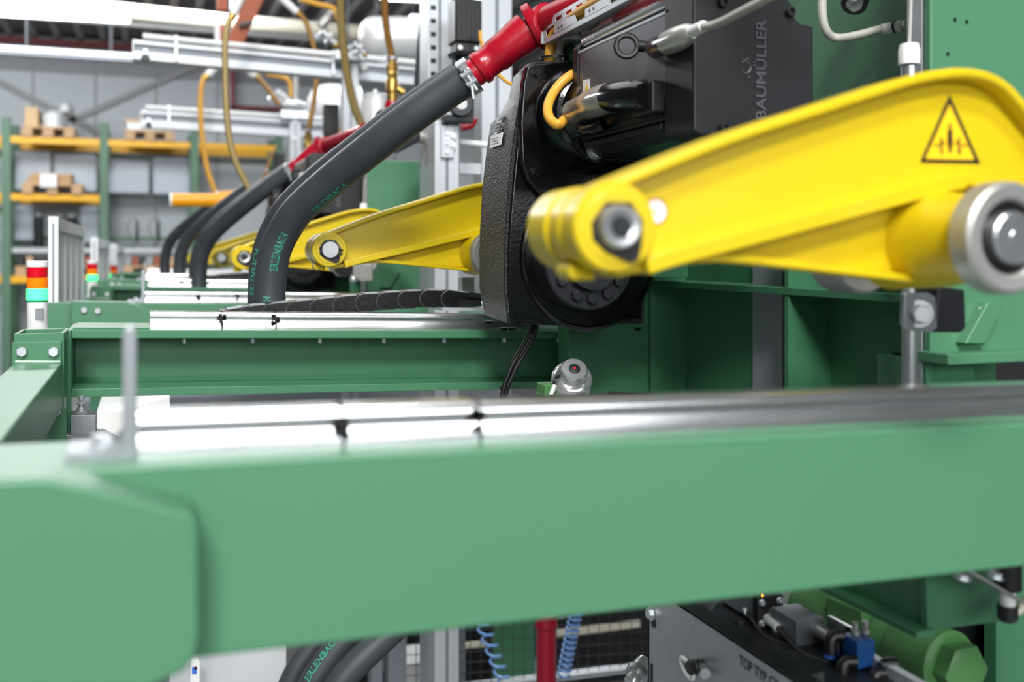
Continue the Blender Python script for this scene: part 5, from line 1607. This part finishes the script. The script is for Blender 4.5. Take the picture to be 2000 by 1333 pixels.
for k, (o, lb) in enumerate(((0, 'left black cable hanging from the gear unit'), (9, 'right black cable hanging from the gear unit'))):
    pts = [at(1043 + o * .5, 632, 1.86), at(1036 + o, 648, 1.86), at(1018 + o * 1.3, 682, 1.86), at(1000 + o * 1.1, 715, 1.86), at(984 + o * .8, 758, 1.86), at(978 + o * .5, 800, 1.86)]
    solo('black_cable', MB().tube(catmull(pts, 8), 0.0046, 10), 'black_plastic', lb, 'cable', base=pts[-1], group='black cables under the gear unit')
solo('cable_strap', MB().ring(at(984, 760, 1.86), V(-0.15, 0, 1), 0.004, 0.0085, 0.006, 14), 'steel_dark', 'thin strap around the two hanging cables', 'cable tie')

# pale box and tray behind the I-beam's left end
solo('white_box', MB().prism([at(x, y, 2.6) for x, y in [(188, 806), (246, 800), (332, 774), (333, 900), (188, 900)]], (0, 0.3, 0)), 'white_plastic', 'white sheet metal box under the I-beam', 'box', bevel=0.002)
solo('machine_plinth', MB().box((xat(150, 6.0), 6.0, 0.0), (xat(1000, 6.0), 6.4, at(500, 768, 6.0).z)), 'alu_groove', 'low grey machine plinth seen under the I-beam', 'machine base', bevel=0.004)
solo('dark_plate', MB().prism([at(x, y, 4.7) for x, y in [(690, 1180), (965, 1150), (965, 1330), (690, 1345)]], (0, 0.2, 0)), 'black_motor', 'added dark plate behind the left part of the mesh', 'machine cover', bevel=0.002)  # dark plate added to darken the background behind the mesh

# ---------------- grey cut-sheet box with stencilled text (runs toward the camera)
BXF, BZT = 0.75, CAMZ - 0.528
Yfar = atX(1266, 1250, BXF).y
box_ = Thing('sheet_metal_box', 'grey sheet metal box with cut-out lettering, bottom right', 'machine cover', V(0.85, 1.1, BZT - 0.5))
box_.part('side_sheet', MB().box((BXF, 0.70, BZT - 0.5), (BXF + 0.004, Yfar, BZT)), 'zinc_plate')
box_.part('far_sheet', MB().box((BXF, Yfar - 0.004, BZT - 0.5), (BXF + 0.3, Yfar, BZT)), 'zinc_plate')
box_.part('top_flange', MB().box((BXF, 0.70, BZT - 0.004), (BXF + 0.03, Yfar, BZT + 0.0015)), 'steel_dark', bevel=0.001)
box_.part('inner_shelf', MB().box((BXF + 0.03, 0.70, BZT - 0.02), (BXF + 0.135, Yfar, BZT - 0.012)), 'steel_dark')
box_.part('rear_wall', MB().box((BXF + 0.135, 0.70, BZT - 0.5), (BXF + 0.147, Yfar, BZT + 0.002)), 'zinc_plate')
# lettering, running toward the camera along the side sheet
vs_, fs_ = text_verts('TOP TYP CK', 1.0, 0.0, 0.01)
wx = max(v.x for v in vs_)
a0 = atX(1443, 1296, BXF - 0.0006)
mb = MB().add([V(BXF - 0.0008, a0.y - v.x / wx * 0.092, a0.z + v.y * 0.0205 - 0.002) for v in vs_], fs_)
box_.part('cut_lettering', mb, 'ink')
def onside(px, py, o=0.001):
    return atX(px, py, BXF - o)
box_.part('oval_slot', MB().lathe(onside(1276, 1217), (1, 0, 0), [(0, 0.008), (0.0006, 0.008)], 20), 'ink')
bolts(box_, [onside(1272, 1199)], (-1, 0, 0), 0.0085)
box_.part('slot', MB().prism([onside(1270, 1296), onside(1274, 1298), onside(1274, 1340), onside(1270, 1340)], (0.0005, 0, 0)), 'ink')
rb = onside(1372, 1301)
st_ = box_.part('rubber_stop', MB().lathe(rb, (-1, 0, 0), [(0, 0.009), (0.004, 0.011), (0.008, 0.009), (0.012, 0.011), (0.016, 0.009), (0.020, 0.011), (0.024, 0.008)], 20), 'black_plastic')
box_.part('spigot', MB().cyl(rb + V(-0.004, -0.006, 0.0), rb + V(-0.012, -0.028, 0.001), 0.0075, None, 14), 'steel')
pts = [onside(1342, 1306, 0.004) + V(0, math.cos(a) * 0.018, math.sin(a) * 0.009 - math.cos(a) * -0.006) for a in [2 * math.pi * k / 20 for k in range(21)]]
box_.part('ring_handle', MB().tube(pts, 0.0034, 8), 'white_plastic')
# pneumatics on the shelf
ZS = BZT - 0.012
def ons(px, py, z=None):
    return atZ(px, py, ZS if z is None else z)
cyl_ = Thing('pneumatic_cylinder', 'small pneumatic cylinder block with rod and orange lamp', 'cylinder', ons(1500, 1215))
c = ons(1500, 1222) + V(0, 0, 0.022)
cyl_.part('barrel', MB().obox(c + V(0, 0.06, 0), V(0.018, 0, 0), V(0, 0.055, 0), V(0, 0, 0.019)), 'alu_groove', bevel=0.004)
cyl_.part('end_block', MB().obox(c, V(0.022, 0, 0), V(0, 0.007, 0), V(0, 0, 0.022)), 'steel_dark', bevel=0.002)
bolts(cyl_, [c + V(x, -0.007, z) for x in (-0.015, 0.015) for z in (-0.015, 0.015)], (0, -1, 0), 0.004, 'zinc', sock=True, name='screw')
cyl_.part('piston_rod', MB().cyl(c, c + V(0.004, -0.07, -0.002), 0.005, None, 12), 'steel')
cyl_.part('status_lamp', MB().ball(c + V(-0.012, -0.004, 0.024), 0.0018, 8, 6), 'led_orange')
slb = Thing('slide_block', 'machined steel block with pin in front of the cylinder', 'block', ons(1560, 1260))
c = ons(1552, 1245) + V(0.004, 0, 0.016)
slb.part('block', MB().obox(c, V(0.022, 0, 0), V(0, 0.03, 0), V(0, 0, 0.019)), 'steel_brushed', bevel=0.001)
slb.part('pin', MB().cyl(c + V(0.012, -0.02, 0.004), c + V(0.016, -0.085, -0.002), 0.0095, 0.009, 16), 'steel_worn')
slb.part('angle_plate', MB().obox(c + V(0.034, -0.06, -0.006), V(0.003, 0, 0), V(0, 0.035, 0), V(0, 0, 0.025)), 'steel', bevel=0.001)
slb.part('angle_foot', MB().obox(c + V(0.018, -0.06, -0.031), V(0.02, 0, 0), V(0, 0.035, 0), V(0, 0, 0.003)), 'steel_worn')
bolts(slb, [c + V(-0.004, -0.09, -0.026), c + V(0.008, -0.08, -0.026), c + V(0.012, -0.10, -0.026)], (0, 0, 1), 0.007)
bolts(box_, [ons(1446, 1222), ons(1530, 1300)], (0, 0, 1), 0.008, 'steel_dark')
for k, (a, b, lb) in enumerate((((1438, 1182), (1462, 1212), 'air fitting with blue ring nearer the beam edge'), ((1478, 1210), (1520, 1244), 'air fitting with blue ring and printed sleeve'))):
    p, q = ons(*a) + V(0, 0, 0.014), ons(*b) + V(0, 0, 0.012)
    T = Thing('air_fitting', lb, 'fitting', q, 'push-in air fittings')
    d = (q - p).normalized()
    T.part('body', MB().tube([p, p + d * 0.014], 0.0075, 12), 'black_plastic')
    T.part('release_ring', MB().ring(p - d * 0.004, d, 0.004, 0.0075, 0.004, 14), 'tube_blue')
    T.part('printed_sleeve', MB().cyl(p + d * 0.014, q, 0.0065, None, 12), 'white_plastic')
    pts = [q, q + d * 0.02 + V(0, 0, -0.004), q + d * 0.06 + V(0.006, 0, -0.012), q + d * 0.11 + V(0.03, 0, -0.012)]
    T.part('air_tube', MB().tube(catmull(pts, 6), 0.004, 8), 'black_plastic')
vb = Thing('valve_block', 'blue and black pneumatic valve block with fittings', 'valve', ons(1665, 1310))
c = ons(1664, 1302) + V(0.01, 0, 0.02)
vb.part('body', MB().obox(c, V(0.014, 0, 0), V(0, 0.016, 0), V(0, 0, 0.018)), 'valve_blue', bevel=0.002)
for k, (dx, dy, dz) in enumerate(((-0.022, 0.02, 0.014), (-0.006, 0.03, 0.012), (-0.026, -0.01, -0.008), (0.02, -0.03, -0.01), (0.004, -0.034, -0.018))):
    p = c + V(dx, dy, dz)
    f = vb.part('elbow_fitting', MB().tube(catmull([p + V(0.012, -0.004, 0), p, p + V(-0.006, 0.0, -0.006), p + V(-0.008, -0.002, -0.022)], 4), 0.0085, 12), 'black_plastic')
    vb.part('release_ring', MB().ring(p + V(-0.008, -0.002, -0.022), (0, 0, -1), 0.004, 0.0085, 0.005, 14), 'tube_blue', f)
for dx in (0.0, 0.016):
    vb.part('nipple', MB().lathe(c + V(dx, 0.006, 0.018), (0, 0, 1), [(0, 0.006), (0.006, 0.006), (0.007, 0.004), (0.016, 0.0045)], 12), 'steel_worn')
vb.part('air_tube', MB().tube(catmull([c + V(-0.03, -0.01, -0.03), c + V(-0.02, 0.05, -0.036), c + V(0.0, 0.12, -0.034)], 6), 0.004, 8), 'black_plastic')

# ---------------- green hydraulic cylinder
hP, hQ = at(1893, 1318, 1.10), at(1560, 1172, 1.46)
hD = (hQ - hP).normalized()
hyd = Thing('hydraulic_cylinder', 'light green hydraulic cylinder pointing to the camera, bottom right', 'cylinder', hP - V(0, 0, 0.06))
hyd.part('barrel', MB().lathe(hP + hD * 0.10, hD, [(0, 0.043), (0.6, 0.043)], 40), 'green_hyd')
hs, hu = perp(hD)
hyd.part('saddle', MB().obox(hP + hD * 0.20, hD * 0.04, hs * 0.044, hu * 0.046), 'green_hyd', bevel=0.003)
hyd.part('gland', MB().lathe(hP + hD * 0.028, hD, [(0, 0.042), (0.006, 0.049), (0.085, 0.049), (0.095, 0.043)], 40), 'green_hyd')
hyd.part('hex_cap', MB().lathe(hP, hD, [(0, 0.034), (0.004, 0.040), (0.03, 0.040)], 6), 'green_hyd')
# dark green bracket above it
gbk = Thing('green_bracket', 'dark green folded bracket under the foreground beam at right', 'bracket', at(1810, 1230, 1.0))
P4 = [at(x, y, 0.985) for x, y in [(1808, 1100), (1952, 1080), (1960, 1215), (1812, 1234)]]
gbk.part('front_face', MB().prism(P4, (0, 0.012, 0)), 'green', bevel=0.002)
b0, b1 = at(1812, 1234, 0.99), at(1808, 1120, 0.99)
gbk.part('side_face', MB().hexa([b0, b0 + V(0.01, 0, 0), b0 + V(0.01, 0.62, 0), b0 + V(0, 0.62, 0), b1, b1 + V(0.01, 0, 0), b1 + V(0.01, 0.62, 0), b1 + V(0, 0.62, 0)]), 'green', bevel=0.001)
gbk.part('lower_lip', MB().obox(b0 + V(-0.012, 0.3, 0.002), V(0.014, 0, 0), V(0, 0.31, 0), V(0, 0, 0.004)), 'green', bevel=0.001)
# black proximity sensor with cream cable at the right edge
prx = Thing('proximity_sensor', 'black plug sensor with cream cable at the lower right edge', 'sensor', at(1968, 1220, 0.93))
s0 = at(1968, 1090, 0.93)
prx.part('body', MB().lathe(s0, (0, 0, -1), [(0, 0.016), (0.036, 0.016), (0.038, 0.014)], 20), 'black_plastic')
prx.part('sleeve', MB().lathe(s0 - V(0, 0, 0.038), (0, 0, -1), [(0, 0.009), (0.018, 0.009)], 16), 'white_plastic')
prx.part('plug', MB().lathe(s0 - V(0, 0, 0.056), (0, 0, -1), [(0, 0.012), (0.016, 0.012), (0.02, 0.008)], 14), 'black_plastic')
prx.part('cable', MB().tube(catmull([s0 + V(0, 0, -0.066), s0 + V(0.014, 0, -0.066), s0 + V(0.035, 0, -0.052), s0 + V(0.06, 0, -0.04)], 5), 0.0055, 10), 'duct')
prx.part('arm_plate', MB().bar(at(1860, 1100, 0.93), at(1985, 1172, 0.93), 0.03, 0.003), 'steel_worn')
bolts(prx, [at(1880, 1128, 0.93), at(1945, 1126, 0.93)], (0, -0.3, 1), 0.008)
solo('machine_cover', MB().box((xat(1905, 1.5), 1.45, 0.2), (xat(1905, 1.5) + 0.8, 1.48, CAMZ - 0.25)), 'green', 'green machine panel at the lower right edge', 'panel', bevel=0.002)

solo('dark_recess_sheet', MB().box((1.12, 1.52, 0.3), (2.2, 1.55, CAMZ - 0.36)), 'black_motor', 'black sheet added for the dark recess behind the green cylinder', 'machine cover')  # black sheet added to keep the recess behind the cylinder dark
# ---------------- lower middle: mesh guard, profiles, pipes
YM = 3.4
def pm(px, py):
    return at(px, py, YM)
msh = Thing('mesh_guard', 'dark wire mesh guard below the foreground beam', 'mesh fence', pm(1020, 1345))
mb = MB()
for k in range(26):
    px = 792 + k * 21
    mb.tube([pm(px, 1130), pm(px, 1350)], 0.0016, 5)
for k in range(11):
    y = 1150 + k * 20.5
    mb.tube([pm(780, y + 8), pm(1330, y - 22)], 0.0016, 5)
msh.part('wire_grid', mb, 'wire_dark', kind='stuff')
for px0, px1, lb in ((722, 744, 'left profile'), (754, 790, 'corner profile')):
    msh.part('post', MB().box((xat(px0, YM), YM - 0.03, 0.1), (xat(px1, YM), YM + 0.03, CAMZ - 0.6)), 'alu_groove', bevel=0.002)
msh.part('post', MB().box((xat(850, YM + .4), YM + 0.37, 0.1), (xat(905, YM + .4), YM + 0.43, CAMZ - 0.6)), 'alu_groove', bevel=0.002)
msh.part('bottom_rail', MB().bar(pm(860, 1352), pm(1330, 1296), 0.05, 0.006), 'alu')
msh.part('bottom_rail', MB().bar(pm(860, 1346), pm(1330, 1291), 0.05, 0.004), 'alu')
solo('white_tray', MB().prism([at(x, y, 4.2) for x, y in [(770, 1304), (845, 1290), (885, 1318), (790, 1345), (770, 1345)]], (0, 0.2, 0)), 'white_plastic', 'white tray behind the wire mesh', 'tray')
solo('cover_sheet', MB().box((xat(965, 4.2), 4.2, 0.0), (xat(1045, 4.2), 4.23, CAMZ - 0.7)), 'green', 'dark green panel behind the blue spiral hose', 'panel', bevel=0.002)
solo('dark_cover', MB().prism([at(x, y, 4.4) for x, y in [(1090, 1210), (1300, 1170), (1300, 1300), (1090, 1330)]], (0, 0.3, 0)), 'black_motor', 'dark sloping machine cover behind the mesh', 'machine cover', bevel=0.002)
solo('beige_strip', MB().prism([at(x, y, 4.38) for x, y in [(1088, 1232), (1250, 1212), (1250, 1226), (1088, 1246)]], (0, 0.01, 0)), 'duct', 'pale beige strip behind the mesh at right', 'strip')
solo('beige_strip', MB().prism([at(x, y, 4.38) for x, y in [(905, 1258), (950, 1252), (950, 1264), (905, 1268)]], (0, 0.01, 0)), 'duct', 'short pale beige strip behind the mesh at left', 'strip')
def coil(label, a, b, n, rpx, Y):
    m = mpp(a[0], Y)
    A, B = at(*a, Y), at(*b, Y)
    N = n * 14
    pts = []
    for i in range(N + 1):
        t = 2 * math.pi * i / 14
        k = i / N
        pts.append(A.lerp(B, k) + V(math.cos(t), math.sin(t), 0) * rpx * m + V(0, 0, 0))
    solo('spiral_air_hose', MB().tube(pts, 2.6 * m, 7), 'coil_blue', label, 'spiral hose', base=B, group='light blue spiral hoses')
coil('stretched light blue spiral hose left of the red pipe', (935, 1200), (990, 1345), 7, 13, 3.0)
coil('tight light blue spiral hose right of the red pipe', (1126, 1190), (1100, 1322), 12, 12, 3.0)
lp = Thing('red_standpipe', 'dark red upright pipe below the foreground beam', 'pipe', at(1067, 1420, 2.7), 'red lower pipes')
m = mpp(1067, 2.7)
lp.part('pipe', MB().cyl(at(1067, 1500, 2.7), at(1067, 1218, 2.7), 19.5 * m, None, 28), 'red_dark')
lp.part('collar', MB().lathe(at(1067, 1228, 2.7), (0, 0, 1), [(0, 19.5 * m), (3 * m, 22 * m), (9 * m, 23 * m), (12 * m, 22 * m), (30 * m, 22 * m)], 28), 'red_dark')
for k, (pts, lb, mt) in enumerate((([(540, 1400), (566, 1333), (590, 1290), (640, 1230), (720, 1160)], 'left black hose below the foreground beam', 'hose'),
                                   ([(580, 1420), (606, 1345), (632, 1300), (680, 1240), (740, 1180)], 'middle black hose with green print below the foreground beam', 'hose'),
                                   ([(628, 1430), (655, 1350), (690, 1304), (740, 1256), (810, 1190)], 'right black hose below the foreground beam', 'hose'))):
    P = [at(x, y, 2.15 + 0.07 * (2 - k)) for x, y in pts]
    T, path = hose_obj(lb, P, 0.030 if k else 0.024, 'black rubber hoses')
    if k == 1:
        wrap_text(T, 'ERLENBACH', path, (612, 1331), 0.105, 0.015, -0.25, 0.030)
    copy = None
solo('grey_cabinet', MB().box((xat(330, 2.5), 2.5, 0), (xat(560, 2.5), 3.0, at(450, 1235, 2.5).z)), 'cabinet_grey', 'pale grey cabinet behind the foreground beam at lower left', 'cabinet', bevel=0.004)
hd = Thing('label_strip', 'small white strip with coloured label at the lower left', 'label holder', at(380, 1345, 2.4))
q = [(372, 1293), (376, 1290), (388, 1290), (391, 1294), (390, 1350), (370, 1350)]
hd.part('strip', MB().prism([at(x, y, 2.4) for x, y in q], (0, 0.02, 0)), 'white_plastic', bevel=0.002)
hd.part('blue_mark', MB().prism([at(x, y, 2.398) for x, y in [(375, 1304), (384, 1304), (384, 1317), (375, 1317)]], (0, 0.001, 0)), 'tube_blue')
hd.part('magenta_mark', MB().prism([at(x, y, 2.398) for x, y in [(379, 1303), (385, 1303), (385, 1308), (379, 1308)]], (0, 0.0005, 0)), 'red_dark')
cl_ = Thing('glass_filter', 'clear plastic filter bowl beside the lettered box', 'filter', at(1240, 1345, 1.7))
a, b = at(1258, 1290, 1.72), at(1232, 1340, 1.68)
cl_.part('bowl', MB().tube([a, a.lerp(b, .2), a.lerp(b, .9), b], [0.012, 0.016, 0.016, 0.010], 18), 'chrome')
cl_.part('cage', MB().ring(a.lerp(b, .45), (b - a), 0.012, 0.022, 0.016, 18), 'steel')
